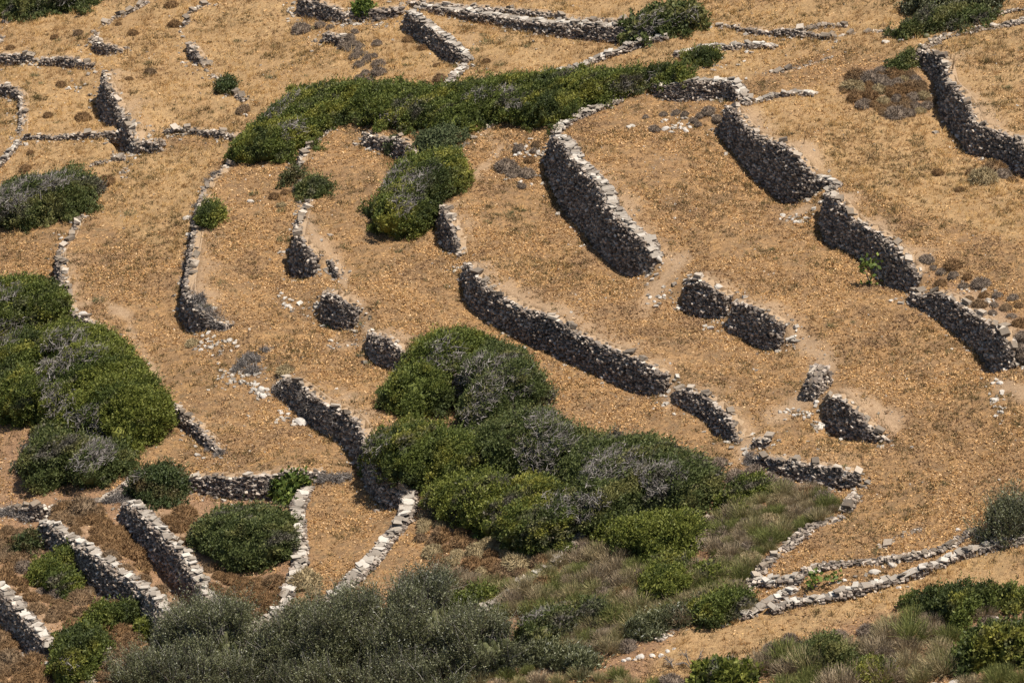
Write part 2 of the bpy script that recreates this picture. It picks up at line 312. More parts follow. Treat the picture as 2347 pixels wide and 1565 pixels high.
('R','s',.5,'white-capped dark wall in the bottom left corner, ending in fallen brown stones','-30,1332,60 0,1356,60 21,1377,68 38,1398,68 62,1425,62 83,1450,60 98,1468,45 104,1483,25'),
('F','s',.66,'white slab-topped wall running straight down beside the round green bush','708,1112,10 692,1135,12 680,1163,16 682,1190,20 684,1220,30 690,1245,24 688,1270,20 683,1297,20 672,1318,24 662,1338,20 655,1358,10'),
('F','s',.55,'short pale slab strip going down-left behind the left olive tree','669,1370,10 648,1380,10 628,1401,10 607,1422,10 586,1435,10 565,1450,9'),
('F','r',.55,'winding rough stone edge beside the bottom left green bush','230,1475,10 250,1497,11 240,1515,11 220,1540,11 200,1566,11'),
('F','r',.55,'orange-tinted crumbling wall end at the right foot of the dark green thicket','1627,1172,12 1620,1195,20 1610,1215,28 1600,1235,26 1592,1250,12'),
('F','r',.5,'small heap-like wall piece at the start of the straw field, bottom right','1505,1453,14 1530,1440,16 1556,1428,10'),
('F','r',.5,'short stone ledge under the round dark bush at bottom centre','1228,1487,8 1278,1474,8'),
('F','s',.5,'low slab row running right from the corner wall in the upper right field','1702,235,7 1740,226,8 1771,217,8 1800,211,9 1845,208,9 1868,212,7'),
('F','r',.35,'thin buried stone line in the left field above the oval green bush','290,357,6 245,362,6 220,370,6 170,385,6 125,400,7 112,410,6'),
('F','r',.35,'faint arc of small stones inside the lower right litter field','2010,1252,6 2047,1232,6 2082,1215,6 2112,1208,6'),
('R','r',.3,'thin dark broken bank in the upper right slope, left of the grey brush patch','1905,128,4 1860,140,5 1800,160,5 1750,165,5'),
]

def resample(P, step):
    P = np.asarray(P, float); seg = np.linalg.norm(np.diff(P[:, :2], axis=0), axis=1)
    s = np.concatenate([[0], np.cumsum(seg)]); n = max(2, int(round(s[-1] / step)) + 1)
    t = np.linspace(0, s[-1], n)
    return np.stack([np.interp(t, s, P[:, k]) for k in range(P.shape[1])], 1), t

def smooth(P, it=2):
    P = np.asarray(P, float).copy()
    for _ in range(it):
        Q = P.copy(); Q[1:-1] = .25 * P[:-2] + .5 * P[1:-1] + .25 * P[2:]; P = Q
    return P

def tangents(P):
    T = np.gradient(P[:, :2], axis=0); return unit(T)

wall_geo = []
for kind, cap, th, label, pts in WALLS:
    a = np.array(P2(pts))
    if kind == 'R':
        P, t = plane_hit(a[:, 0], a[:, 1] + a[:, 2] / 2)
        h = a[:, 2] * t / (FPX * CP)
        G = np.stack([P[:, 0], P[:, 1], P[:, 2] + h / 2, P[:, 2] - h * .42], 1)
        G, _ = resample(G, .3); G = smooth(G, 1); G, _ = resample(G, .12)
    else: G = None
    wall_geo.append(G)

# ------------------------------------------------------------------ terrain: the mean slope bent into terraces by the walls
X0, X1, Y0, Y1, DX = -46.0, 46.0, -62.0, 76.0, 0.25
gx = np.arange(X0, X1 + DX / 2, DX); gy = np.arange(Y0, Y1 + DX / 2, DX)
NX, NY = len(gx), len(gy)
off = np.zeros((NX, NY)); fixed = np.zeros((NX, NY), bool); dirt = np.zeros((NX, NY))
base = lambda x, y: GX * x + GY * y
def cell(x, y):
    return np.clip(np.round((x - X0) / DX).astype(int), 0, NX - 1), np.clip(np.round((y - Y0) / DX).astype(int), 0, NY - 1)
for pas in (0, 1):
    for (kind, cap, th, label, pts), G in zip(WALLS, wall_geo):
        if kind != 'R': continue
        T = tangents(G); N = np.stack([-T[:, 1], T[:, 0]], 1)          # N points uphill
        for q in (np.arange(-.55, .15, .1) if pas == 0 else np.arange(.34, .85, .1)):
            x = G[:, 0] + N[:, 0] * q; y = G[:, 1] + N[:, 1] * q; i, j = cell(x, y)
            b = base(gx[i], gy[j])
            off[i, j] = (G[:, 3] - b) if pas == 0 else (G[:, 2] - (.06 if cap == 's' else .03) - b)
            fixed[i, j] = True
        if pas == 1:
            big = np.clip((G[:, 2] - G[:, 3] - .5) / .8, 0, 1)
            for q in np.arange(.3, 1.5, .12):
                x = G[:, 0] + N[:, 0] * q; y = G[:, 1] + N[:, 1] * q; i, j = cell(x, y)
                k = big * np.clip(1.15 - q / 1.1 + 1.5 * (vnoise(x, y, 1.1, 5) - .5) + .6 * (vnoise(x, y, .35, 15) - .5), 0, .9)
                dirt[i, j] = np.maximum(dirt[i, j], k)
tgt = off.copy(); lam = 7.0
for f, iters in ((4, 250), (2, 120), (1, 90)):
    fx = fixed[::f, ::f]
    if f > 1:                                                          # coarse start: average of fixed cells in each block
        n0, n1 = -(-NX // f), -(-NY // f)
        pt = np.zeros((n0 * f, n1 * f)); pm = np.zeros((n0 * f, n1 * f)); pt[:NX, :NY] = tgt * fixed; pm[:NX, :NY] = fixed
        sm = pm.reshape(n0, f, n1, f).sum((1, 3)); st_ = pt.reshape(n0, f, n1, f).sum((1, 3))
        fx = sm > 0; tv = st_ / np.maximum(sm, 1)
    else: fx, tv = fixed, tgt
    if f == 4: o_ = np.where(fx, tv, 0)
    else:
        o_ = np.repeat(np.repeat(o_, 2, 0), 2, 1)[:fx.shape[0], :fx.shape[1]]; o_[fx] = tv[fx]
    k = 4 + (DX * f / lam) ** 2
    for _ in range(iters):
        p = np.pad(o_, 1, mode='edge')
        o_ = (p[:-2, 1:-1] + p[2:, 1:-1] + p[1:-1, :-2] + p[1:-1, 2:]) / k
        o_[fx] = tv[fx]
off = o_
GXX, GYY = np.meshgrid(gx, gy, indexing='ij')
rough = .16 * (vnoise(GXX, GYY, 2.3, 1) - .5) + .09 * (vnoise(GXX, GYY, .8, 2) - .5) + .05 * (vnoise(GXX, GYY, .4, 3) - .5)
calm = fixed.astype(float)
for _ in range(5):
    p = np.pad(calm, 1, mode='edge'); calm = np.maximum(calm * .98, (p[:-2, 1:-1] + p[2:, 1:-1] + p[1:-1, :-2] + p[1:-1, 2:]) / 4)
rough *= 1 - .85 * np.clip(calm * 1.3, 0, 1)
Z = base(GXX, GYY) + off + rough
for _ in range(2):
    p = np.pad(dirt, 1, mode='edge'); dirt = (p[:-2, 1:-1] + p[2:, 1:-1] + p[1:-1, :-2] + p[1:-1, 2:] + 2 * dirt) / 6

def zat(x, y, A=None):
    A = Z if A is None else A
    fx = np.clip((np.asarray(x) - X0) / DX, 0, NX - 1.001); fy = np.clip((np.asarray(y) - Y0) / DX, 0, NY - 1.001)
    i = fx.astype(int); j = fy.astype(int); a = fx - i; b = fy - j
    return (A[i, j] * (1 - a) + A[i + 1, j] * a) * (1 - b) + (A[i, j + 1] * (1 - a) + A[i + 1, j + 1] * a) * b

def ground_at(u, v):
    """world point of the terrain seen at photograph pixel u,v"""
    u = np.atleast_1d(np.asarray(u, float)); v = np.atleast_1d(np.asarray(v, float))
    d = rays(u, v); t0 = plane_t(d); ks = np.arange(-10, 10.01, .2)
    tt = t0[:, None] + ks[None]
    P = CAM + d[:, None, :] * tt[..., None]
    g = P[..., 2] - zat(P[..., 0], P[..., 1]); below = g < 0
    i = np.clip(np.argmax(below, 1), 1, None); r = np.arange(len(u))
    g0, g1 = g[r, i - 1], g[r, i]; a = np.where(below.any(1), g0 / np.maximum(g0 - g1, 1e-6), 0); a = np.clip(a, 0, 1)
    t = tt[r, i - 1] + a * .2
    p = CAM + d * t[:, None]; p[:, 2] = zat(p[:, 0], p[:, 1]); return p

# colour zones of the ground: R bare dirt path, G straw, B brown scrub
STRAW = [P2(s) for s in (
 '0,0 2347,0 2347,60 2110,130 1900,110 1660,190 1480,160 1060,190 700,205 600,270 520,330 380,300 300,350 0,330',
 '0,330 300,350 520,330 480,420 430,600 330,560 200,480 0,420', '2110,130 2347,70 2347,420 2240,290 2160,160',
 '1480,1565 1560,1430 1700,1410 1880,1380 2100,1310 2347,1230 2347,1360 2080,1390 1900,1440 1760,1490 1600,1565',
 '1700,240 2100,150 2150,260 2230,380 2347,430 2347,560 2100,480 1900,410 1780,320')]
SCRUB = [P2(s) for s in (
 '0,1110 280,1110 300,1090 480,1090 700,1140 690,1340 740,1390 1000,1330 950,1130 1040,1180 1320,1240 1640,1090 1740,1050 1940,1120 1930,1170 1800,1240 1700,1400 1560,1430 1480,1565 -20,1565',
 '1600,1565 1760,1490 1900,1440 2080,1390 2347,1350 2347,1570', '0,960 90,1000 60,1080 120,1120 0,1130',
 '1920,210 1980,150 2110,170 2150,250 2110,270 1980,250', '2090,600 2180,640 2347,720 2347,800 2290,740 2140,650', '1900,980 2060,940 2040,1010')]
PATHS = [(P2('160,600 175,660 170,700 230,690 290,720 300,760 340,830 360,870'), 12), (P2('1500,590 1560,600 1500,660 1480,700'), 26), (P2('1790,740 1860,800 1900,830 1860,900 1780,950'), 30),
 (P2('1500,860 1540,880 1530,930'), 18), (P2('1690,960 1730,1000 1700,1040'), 22), (P2('690,470 710,520 770,600 790,650 830,720 850,760'), 16), (P2('1880,460 1840,480 1800,500'), 14),
 (P2('480,1300 530,1390 560,1430'), 9), (P2('1110,300 1150,340 1090,400'), 14), (P2('800,720 760,790 850,790'), 14), (P2('1900,960 2000,930 2050,970'), 24), (P2('2300,880 2347,900'), 30)]
gu, gv, _ = proj(np.stack([GXX, GYY, Z], -1))
zoneG = np.zeros((NX, NY)); zoneB = np.zeros((NX, NY))
wob = 26 * (vnoise(GXX, GYY, 1.1, 8) - .5) + 20 * (vnoise(GXX, GYY, .5, 9) - .5)
for p in STRAW: zoneG = np.maximum(zoneG, inpoly(gu + wob, gv + wob * .5, p))
for p in SCRUB: zoneB = np.maximum(zoneB, inpoly(gu + wob, gv + wob * .5, p))
for pts, wpx in PATHS:
    d = polydist(gu, gv * 1.0, pts + pts[-2::-1]) + wob * .35
    dirt = np.maximum(dirt, np.clip(1.1 - d / wpx + .7 * (vnoise(GXX, GYY, .7, 16) - .5), 0, .85))
for _ in range(3):
    for A in (zoneG, zoneB):
        p = np.pad(A, 1, mode='edge'); A[:] = (p[:-2, 1:-1] + p[2:, 1:-1] + p[1:-1, :-2] + p[1:-1, 2:] + 2 * A) / 6
ox = np.concatenate([X0 - np.geomspace(4, 600, 16)[::-1], gx, X1 + np.geomspace(4, 600, 16)])
oy = np.concatenate([Y0 - np.geomspace(4, 120, 9)[::-1], gy, Y1 + np.geomspace(4, 900, 16)])
OX, OY = np.meshgrid(ox, oy, indexing='ij')
inside = (OX >= X0) & (OX <= X1) & (OY >= Y0) & (OY <= Y1)
OZ = base(OX, OY); OZ[inside] = Z.ravel(); n1 = len(oy)
idx = np.arange(OX.size).reshape(OX.shape)
F = np.stack([idx[:-1, :-1], idx[1:, :-1], idx[1:, 1:], idx[:-1, 1:]], -1).reshape(-1, 4)
ground = mesh('ground', np.stack([OX, OY, OZ], -1), F, M_GROUND, smooth=True)
tag(ground, kind='structure')
ca = ground.data.color_attributes.new('zone', 'FLOAT_COLOR', 'POINT')
cv = np.zeros((OX.size, 4), np.float32); cv[:, 3] = 1
m_ = inside.ravel()
cv[m_, 0] = dirt.ravel(); cv[m_, 1] = zoneG.ravel(); cv[m_, 2] = zoneB.ravel()
ca.data.foreach_set('color', cv.ravel())

# ------------------------------------------------------------------ stones
CS = np.array([(-1, -1, -1), (1, -1, -1), (1, 1, -1), (-1, 1, -1), (-1, -1, 1), (1, -1, 1), (1, 1, 1), (-1, 1, 1)], float)
CF = np.array([(0, 3, 2, 1), (4, 5, 6, 7), (0, 1, 5, 4), (1, 2, 6, 5), (2, 3, 7, 6), (3, 0, 4, 7)])
def blocks(C, T, N, U, S, jit=.16):
    """angular stones: centres C, axes T,N,U, half sizes S"""
    n = len(C); K = CS[None] * (1 + rng.uniform(-jit * 1.6, jit * .6, (n, 8, 3)))
    V = C[:, None] + (K[..., 0:1] * S[:, None, 0:1]) * T[:, None] + (K[..., 1:2] * S[:, None, 1:2]) * N[:, None] + (K[..., 2:3] * S[:, None, 2:3]) * U[:, None]
    return V.reshape(-1, 3), (CF[None] + 8 * np.arange(n)[:, None, None]).reshape(-1, 4)

def frames(T2, yaw, roll, pitch):
    """axes from horizontal directions T2 turned by yaw, tilted by roll and pitch"""
    c, s = np.cos(yaw), np.sin(yaw)
    T = np.stack([T2[:, 0] * c - T2[:, 1] * s, T2[:, 0] * s + T2[:, 1] * c, pitch], 1); T = unit(T)
    N = np.stack([-T[:, 1], T[:, 0], roll], 1); N = N - (N * T).sum(1, keepdims=True) * T; N = unit(N)
    return T, N, np.cross(T, N)

def face_stones(path, top, bot, inward, sz):
    """courses of stones along a vertical face; inward = unit vectors into the wall"""
    seg = np.linalg.norm(np.diff(path, axis=0), axis=1); s = np.concatenate([[0], np.cumsum(seg)])
    out = []
    H = float((top - bot).max()) + .25; rh = .1 * sz
    for k in range(int(H / rh) + 1):
        x = random.uniform(-.1, .1)
        while x < s[-1]:
            L = random.choice((.1, .14, .18, .22, .3)) * sz * random.uniform(.8, 1.2)
            m = x + L / 2; x += L * .97
            if m > s[-1]: break
            t_ = np.interp(m, s, top); b_ = np.interp(m, s, bot)
            z = t_ - (k + .55) * rh + random.uniform(-.03, .03)
            if z < b_ - .2: continue
            out.append((m, z, L, rh * random.choice((.8, 1, 1, 1.2, 1.6)), (t_ - z) * .2))
    if not out: return None
    o = np.array(out); n = len(o)
    p = np.stack([np.interp(o[:, 0], s, path[:, k]) for k in (0, 1)], 1)
    iw = unit(np.stack([np.interp(o[:, 0], s, inward[:, k]) for k in (0, 1)], 1))
    T2 = np.stack([iw[:, 1], -iw[:, 0]], 1)
    T, N, U = frames(T2, rng.normal(0, .3, n), rng.normal(.06, .3, n), rng.normal(0, .2, n))
    dep = .13 * sz
    pr = rng.normal(0, .05, n)
    C = np.concatenate([p + iw * (dep - pr - o[:, 4])[:, None], o[:, 1:2]], 1)
    S = np.stack([o[:, 2] / 2, np.full(n, dep), o[:, 3] / 2], 1)
    return blocks(C, T, N, U, S)

def build_wall(spec, G):
    kind, cap, th, label, pts = spec
    a = np.array(P2(pts))
    if kind == 'F':
        P = ground_at(a[:, 0], a[:, 1] + a[:, 2]); t = (P - CAM) @ FW
        th = th * .82; h = np.maximum(a[:, 2] * t / (FPX * CP), .1)
        G = np.stack([P[:, 0], P[:, 1], P[:, 2] + h, P[:, 2]], 1)
        G, _ = resample(G, .35); G = smooth(G, 2); G, _ = resample(G, .12)
        T = tangents(G); N = np.stack([-T[:, 1], T[:, 0]], 1)
        G[:, :2] -= N * th / 2
        q_ = np.arange(len(G)) * .12; G[:, 2] = G[:, 3] + (G[:, 2] - G[:, 3]) * (1 if cap == 'd' else .72)
        if cap != 'd': G[:, 2] = G[:, 3] + (G[:, 2] - G[:, 3]) * np.clip((.22 if cap == 'r' else .35) + (1.25 if cap == 'r' else 1.05) * vnoise(q_, q_ * 0 + a[0, 1], .8, 6), .1, 1.1)
        G[:, 3] = np.minimum(zat(G[:, 0], G[:, 1]), G[:, 3]) - .05
    T = tangents(G); N = np.stack([-T[:, 1], T[:, 0]], 1)
    L = np.concatenate([[0], np.cumsum(np.linalg.norm(np.diff(G[:, :2], axis=0), axis=1))])
    top = G[:, 2] + (.05 if cap == 's' else -.06) + .10 * (vnoise(L, L * 0 + a[0, 0], .7, 4) - .5) * (1 if cap != 's' else .5)
    bot = G[:, 3]
    mid = G[len(G) // 2]
    root = empty('dry_stone_wall', (mid[0] + N[len(G) // 2, 0] * th / 2, mid[1] + N[len(G) // 2, 1] * th / 2, mid[3]), label, 'stone wall', 'dry-stone walls of the terraced hillside')
    Vs, Fs, nb = [], [], 0
    def add(r):
        nonlocal nb
        if r is None: return
        Vs.append(r[0]); Fs.append(r[1] + nb); nb += len(r[0])
    sz = .66
    add(face_stones(G[:, :2], top, bot, N, sz))
    back = G[:, :2] + N * th
    if kind == 'F': add(face_stones(back[::-1], top[::-1], zat(back[::-1, 0], back[::-1, 1]) - .05, -N[::-1], sz))
    elif cap == 's': add(face_stones(back[::-1], top[::-1], top[::-1] - .12, -N[::-1], sz))
    for e, sg in ((0, 1), (-1, -1)):                                     # end faces
        k = 5; q = np.linspace(0, 1, k)[:, None]
        pth = G[e, :2] + N[e] * th * q; pth = pth[::-1] if sg == 1 else pth
        gz = zat(pth[:, 0], pth[:, 1]); bt = np.minimum(np.full(k, bot[e]), gz)
        add(face_stones(pth, np.full(k, top[e]), bt, np.repeat((T[e] * sg)[None], k, 0), sz))
    n = len(G)                                                            # hearting behind the face stones
    fr = G[:, :2] + N * .14; bk = G[:, :2] + N * max(th - .1, .22)
    fr[0] += T[0] * .08; bk[0] += T[0] * .08; fr[-1] -= T[-1] * .08; bk[-1] -= T[-1] * .08
    lo = bot - .35
    V = np.concatenate([np.c_[fr, lo], np.c_[fr, top - .05], np.c_[bk, top - .05], np.c_[bk, lo]]); i = np.arange(n - 1)
    Fc = np.concatenate([np.stack([i, i + 1, i + 1 + n, i + n], 1), np.stack([i + n, i + 1 + n, i + 1 + 2 * n, i + 2 * n], 1),
                         np.stack([i + 2 * n, i + 1 + 2 * n, i + 1 + 3 * n, i + 3 * n], 1), np.array([[0, n, 2 * n, 3 * n], [n - 1, 4 * n - 1, 3 * n - 1, 2 * n - 1]])])
    add((V, Fc))
    mesh('stonework', np.concatenate(Vs), np.concatenate(Fs), M_STONE, root)
    if kind == 'R' and cap != 's':                                      # earth lying on the wall behind its face
        cols_ = (.1, .24, max(th * .8, .36), th + .3); Vq = []
        for ci, q in enumerate(cols_):
            px_ = G[:, 0] + N[:, 0] * q; py_ = G[:, 1] + N[:, 1] * q
            zz = top - .02 + .05 * (vnoise(px_, py_, .25, 40 + ci) - .5)
            if ci > 1: zz = np.maximum(zat(px_, py_) + .005, np.minimum(zz, zat(px_, py_) + .1)) if ci == 2 else zat(px_, py_) - .06
            Vq.append(np.c_[px_, py_, zz])
        i = np.arange(n - 1); Fq = np.concatenate([np.stack([i + c * n, i + 1 + c * n, i + 1 + (c + 1) * n, i + (c + 1) * n], 1) for c in range(3)])
        mesh('earth_fill', np.concatenate(Vq), Fq, M_DIRT, root, smooth=True)
    # coping
    out = []; x = .05
    while x < L[-1] - .03:
        if cap == 's':
            l = random.choice((.1, .15, .22, .34)) * random.uniform(.8, 1.2); out.append((x + l / 2, th / 2 + random.uniform(-.09, .09), random.uniform(-.02, .04), l * .6, th * random.uniform(.24, .5), random.uniform(.015, .04), .25, .12)); x += l * .95
            if random.random() < .25: out.append((x, th * random.uniform(.2, .8), .1, .12, .18, .035, .5, .15))
        else:
            l = random.uniform(.12, .26)
            for q in np.arange(.08, th, .19):
                if q < .3 and random.random() < (.3 if cap in 'dt' else .5) or kind == 'F' and random.random() < .6:
                    out.append((x + random.uniform(0, l), q + random.uniform(-.06, .06), random.uniform(-.03, .03), random.uniform(.04, .13), random.uniform(.04, .1), random.uniform(.012, .04), .6, .28))
            if random.random() < .12: out.append((x, th * random.uniform(.1, .6), .08, random.uniform(.14, .24), random.uniform(.12, .2), random.uniform(.05, .1), .7, .25))
            x += l
    if out:
        o = np.array(out); m = len(o); s = np.clip(o[:, 0], 0, L[-1])
        f = lambda A: np.interp(s, L, A)
        p = np.stack([f(G[:, 0]) + f(N[:, 0]) * o[:, 1], f(G[:, 1]) + f(N[:, 1]) * o[:, 1], f(top) + o[:, 2]], 1)
        Tt, Nn, Uu = frames(np.stack([f(T[:, 0]), f(T[:, 1])], 1), rng.normal(0, 1, m) * o[:, 6], rng.normal(0, 1, m) * o[:, 7], f(np.gradient(top, L)) + rng.normal(0, 1, m) * o[:, 7])
        r = blocks(p, Tt, Nn, Uu, o[:, 3:6], .2)
        mesh('coping', r[0], r[1], M_SLAB if cap == 's' else M_RAG, root)
    return root

WALL_XY = np.concatenate([g[::3, :2] for g in wall_geo if g is not None])
for spec, G in zip(WALLS, wall_geo): build_wall(spec, G)

# ------------------------------------------------------------------ leaves and twigs
def quads(C, A, B):
    """flat diamonds: centre C, half axes A (long) and B (short)"""
    V = np.stack([C - A, C + B, C + A, C - B], 1).reshape(-1, 3)
    return V, np.arange(len(V)).reshape(-1, 4)

def rand_dir(n):
    return unit(rng.normal(0, 1, (n, 3)))

def strokes(P, D, Ln, wd, bend=.25, k=2):
    """thin tapering stems from P along D, bent at random, facing sideways"""
    n = len(P); side = unit(np.cross(D, rand_dir(n))); D2 = unit(D + rand_dir(n) * bend)
    p1 = P + D * (Ln * .5)[:, None]; p2 = p1 + D2 * (Ln * .5)[:, None]; w_ = np.broadcast_to(np.asarray(wd, float), (n,))[:, None]
    V = np.stack([P - side * w_, P + side * w_, p1 + side * w_ * .8, p1 - side * w_ * .8, p2 + side * w_ * .25, p2 - side * w_ * .25], 1).reshape(-1, 3)
    b = 6 * np.arange(n)[:, None]
    return V, np.concatenate([b + np.array([[0, 1, 2, 3]]), b + np.array([[3, 2, 4, 5]])])

def tube(path, radii, k=6):
    path = np.asarray(path, float); V = []; 
    T = unit(np.gradient(path, axis=0))
    for p, t, r in zip(path, T, radii):
        a = unit(np.cross(t, [.3, .9, .2])); b = np.cross(t, a)
        for q in range(k):
            an = 2 * math.pi * q / k; V.append(p + r * (a * math.cos(an) + b * math.sin(an)))
    Fq = [(i * k + q, i * k + (q + 1) % k, (i + 1) * k + (q + 1) % k, (i + 1) * k + q) for i in range(len(path) - 1) for q in range(k)]
    return np.array(V), np.array(Fq)

def join(parts):
    V, Fq, n = [], [], 0
    for v, f in parts:
        V.append(v); Fq.append(np.asarray(f) + n); n += len(v)
    return np.concatenate(V), np.concatenate(Fq)

ico = bpy.data.meshes.new('ico_seed')
import bmesh
bm_ = bmesh.new(); bmesh.ops.create_icosphere(bm_, subdivisions=2, radius=1); bm_.to_mesh(ico)
ICO_V = np.array([v.co[:] for v in bm_.verts]); ICO_F = np.array([[v.index for v in f.verts] for f in bm_.faces]); bm_.free(); bpy.data.meshes.remove(ico)

PPM = lambda P: FPX / ((np.asarray(P) - CAM) @ FW)

def lumps_in(poly, h, rmax, dens=1.0):
    """mound of overlapping ellipsoids filling a traced outline: returns centres and half sizes in metres"""
    us = [p[0] for p in poly]; vs = [p[1] for p in poly]
    cu, cv_ = np.mean(us), np.mean(vs); ppm = float(PPM(ground_at(cu, cv_))[0])
    area = (max(us) - min(us)) * (max(vs) - min(vs)) / ppm ** 2
    n = int(area * 60 * dens) + 60
    u = rng.uniform(min(us), max(us), n); v = rng.uniform(min(vs), max(vs), n)
    ok = inpoly(u, v, poly); u, v = u[ok], v[ok]; e = polydist(u, v, poly) / ppm
    rmax = rmax * .8
    r = np.clip(e * .95, .1, rmax) * rng.uniform(.5, 1.08, len(u))
    order = np.argsort(-r); keep = []
    for i in order:
        if all(((u[i] - u[j]) / ppm) ** 2 + ((v[i] - v[j]) / ppm) ** 2 > (.62 * (.45 * r[i] + .55 * r[j])) ** 2 for j in keep): keep.append(i)
        if len(keep) > 300: break
    u, v, r, e = u[keep], v[keep], r[keep], e[keep]
    per_ = poly + poly[:1]; bu, bv = [], []                                # ragged fringe of small tufts along the outline
    for (a0, b0), (a1, b1) in zip(per_[:-1], per_[1:]):
        k = max(1, int(math.hypot(a1 - a0, b1 - b0) / 13))
        for q in range(k):
            f_ = (q + random.random()) / k; bu.append(a0 + (a1 - a0) * f_ + random.gauss(0, 8) + (cu - a0) * .03); bv.append(b0 + (b1 - b0) * f_ + random.gauss(0, 5) + 3 + (cv_ - b0) * .04)
    bu, bv = np.array(bu), np.array(bv); rb = rng.uniform(.1, .28, len(bu)) * min(1, rmax / .45)
    u, v, r, e = np.concatenate([u, bu]), np.concatenate([v, bv]), np.concatenate([r, rb]), np.concatenate([e, rb])
    # distance down to the outline below each sample
    db = np.zeros(len(u))
    for st in np.arange(0, max(vs) - min(vs) + 6, 5.0):
        db = np.where(inpoly(u, v + db + 5, poly), db + 5, db)
    top = np.minimum(h * np.minimum(1, .35 + e / (.7 * h)), np.maximum(db / ppm / CP * .8 + r, r * 1.2)) * rng.uniform(.72, 1.12, len(u))
    top = np.maximum(top, r * 1.05)
    zc = np.maximum(top - r, r * .25)
    G = ground_at(u, v + zc * ppm * CP)
    C = G.copy(); az = (top + .15) / 2; C[:, 2] = G[:, 2] + top - az
    S = np.stack([r, r, az], 1)
    m = rng.uniform(0, 1, len(C)) > .08; C, S = C[m], S[m]                # a few hollows
    for sg, kk in ((1, .78), (-1, .7)):                                    # ridges drawn out along the wind
        D = C[:len(S)] if sg == 1 else C0
        if sg == 1: C0, S0 = C.copy(), S.copy()
        q = S0[:, :1] * .8 * sg * np.array([[.8, .6]]); c2 = C0.copy(); c2[:, :2] += q; c2[:, 2] += zat(c2[:, 0], c2[:, 1]) - zat(C0[:, 0], C0[:, 1]); s2 = S0 * kk
        u2, v2, _ = proj(c2); ok2 = inpoly(u2, v2, poly) & (polydist(u2, v2, poly) / ppm > s2[:, 0] * .6)
        C = np.concatenate([C, c2[ok2]]); S = np.concatenate([S, s2[ok2]])
    return C, S

def on_lumps(C, S, per_m2, jit=.1):
    """points and outward normals spread over the outside of the mound"""
    ar = 2.2 * math.pi * S[:, 0] * (S[:, 0] + S[:, 2]); n = np.maximum((ar * per_m2).astype(int), 6)
    k = np.repeat(np.arange(len(C)), n); d = rand_dir(len(k)); d[:, 2] = np.where(d[:, 2] < -.35, -d[:, 2], d[:, 2])
    p = C[k] + d * S[k]; nn = unit(d / S[k])
    inside_ = np.zeros(len(p), bool)
    for c, s in zip(C, S):
        near = (np.abs(p[:, 0] - c[0]) < s[0]) & (np.abs(p[:, 1] - c[1]) < s[1])
        if near.any():
            q = (p[near] - c) / (s * .9); ii = np.where(near)[0]; inside_[ii] |= (q * q).sum(1) < 1
    below = p[:, 2] < zat(p[:, 0], p[:, 1]) - .05
    keep = ~inside_ & ~below
    return p[keep], nn[keep], k[keep]

WIND = unit(np.array([.75, .55, .25]))                                   # growth is combed up to the right

def leafy(C, S, per_m2, L, Wd, clump=34, spread=.1, lift=.16, comb=.3):
    """leaf clusters over the mound"""
    p, nn, _ = on_lumps(C, S, per_m2 / clump)
    m = len(p); wx, wy = p[:, 0] * .81 + p[:, 1] * .59, -p[:, 0] * .59 + p[:, 1] * .81
    keep = (vnoise(p[:, 0] * 1.0 + p[:, 2], p[:, 1] + p[:, 2], .35, 21) > .16) & (vnoise(wx * .4, wy + p[:, 2], .5, 23) > .2)
    p, nn = p[keep], nn[keep]; m = len(p)
    o = p + nn * rng.uniform(-.06, lift, m)[:, None]
    k = np.repeat(np.arange(m), clump); n = len(k)
    dd = unit(rand_dir(n) + nn[k] * .55 + np.array([0, 0, .25])); rad = rng.uniform(.12, .26, m)
    c = o[k] + dd * (rad[k] * rng.uniform(.6, 1.12, n))[:, None]
    d = unit(dd * .6 + WIND * comb + rand_dir(n) * .7 + np.array([0, 0, .2]))
    side = unit(np.cross(d, rand_dir(n))); sc_ = rng.uniform(.6, 1.3, n)[:, None]
    return quads(c, d * L * sc_, side * Wd * sc_)

def core_of(C, S, k=.74):
    V = (C[:, None] + ICO_V[None] * S[:, None] * k).reshape(-1, 3)
    return V, (ICO_F[None] + len(ICO_V) * np.arange(len(C))[:, None, None]).reshape(-1, 3)

def bare_twigs(C, S, patches, dens, ln=.42):
    """dead twigs lying over the mound inside traced patches"""
    p, nn, _ = on_lumps(C, S, dens, 0)
    u, v, _ = proj(p); ok = np.zeros(len(p), bool)
    for q in patches: ok |= inpoly(u, v, q)
    ok &= vnoise(p[:, 0] * .8 - p[:, 1] * .7, p[:, 0] * .3 + p[:, 1] * .4 + p[:, 2], .3, 77) > .3
    p, nn = p[ok], nn[ok]
    if len(p) < 5: return None
    p = p + nn * rng.uniform(.1, .32, len(p))[:, None]
    d = unit(WIND * .8 + nn * .4 + rand_dir(len(p)) * .8)
    return strokes(p - d * .15, d, rng.uniform(.5, 1.2, len(p)) * ln, rng.uniform(.007, .014, len(p)), .6)

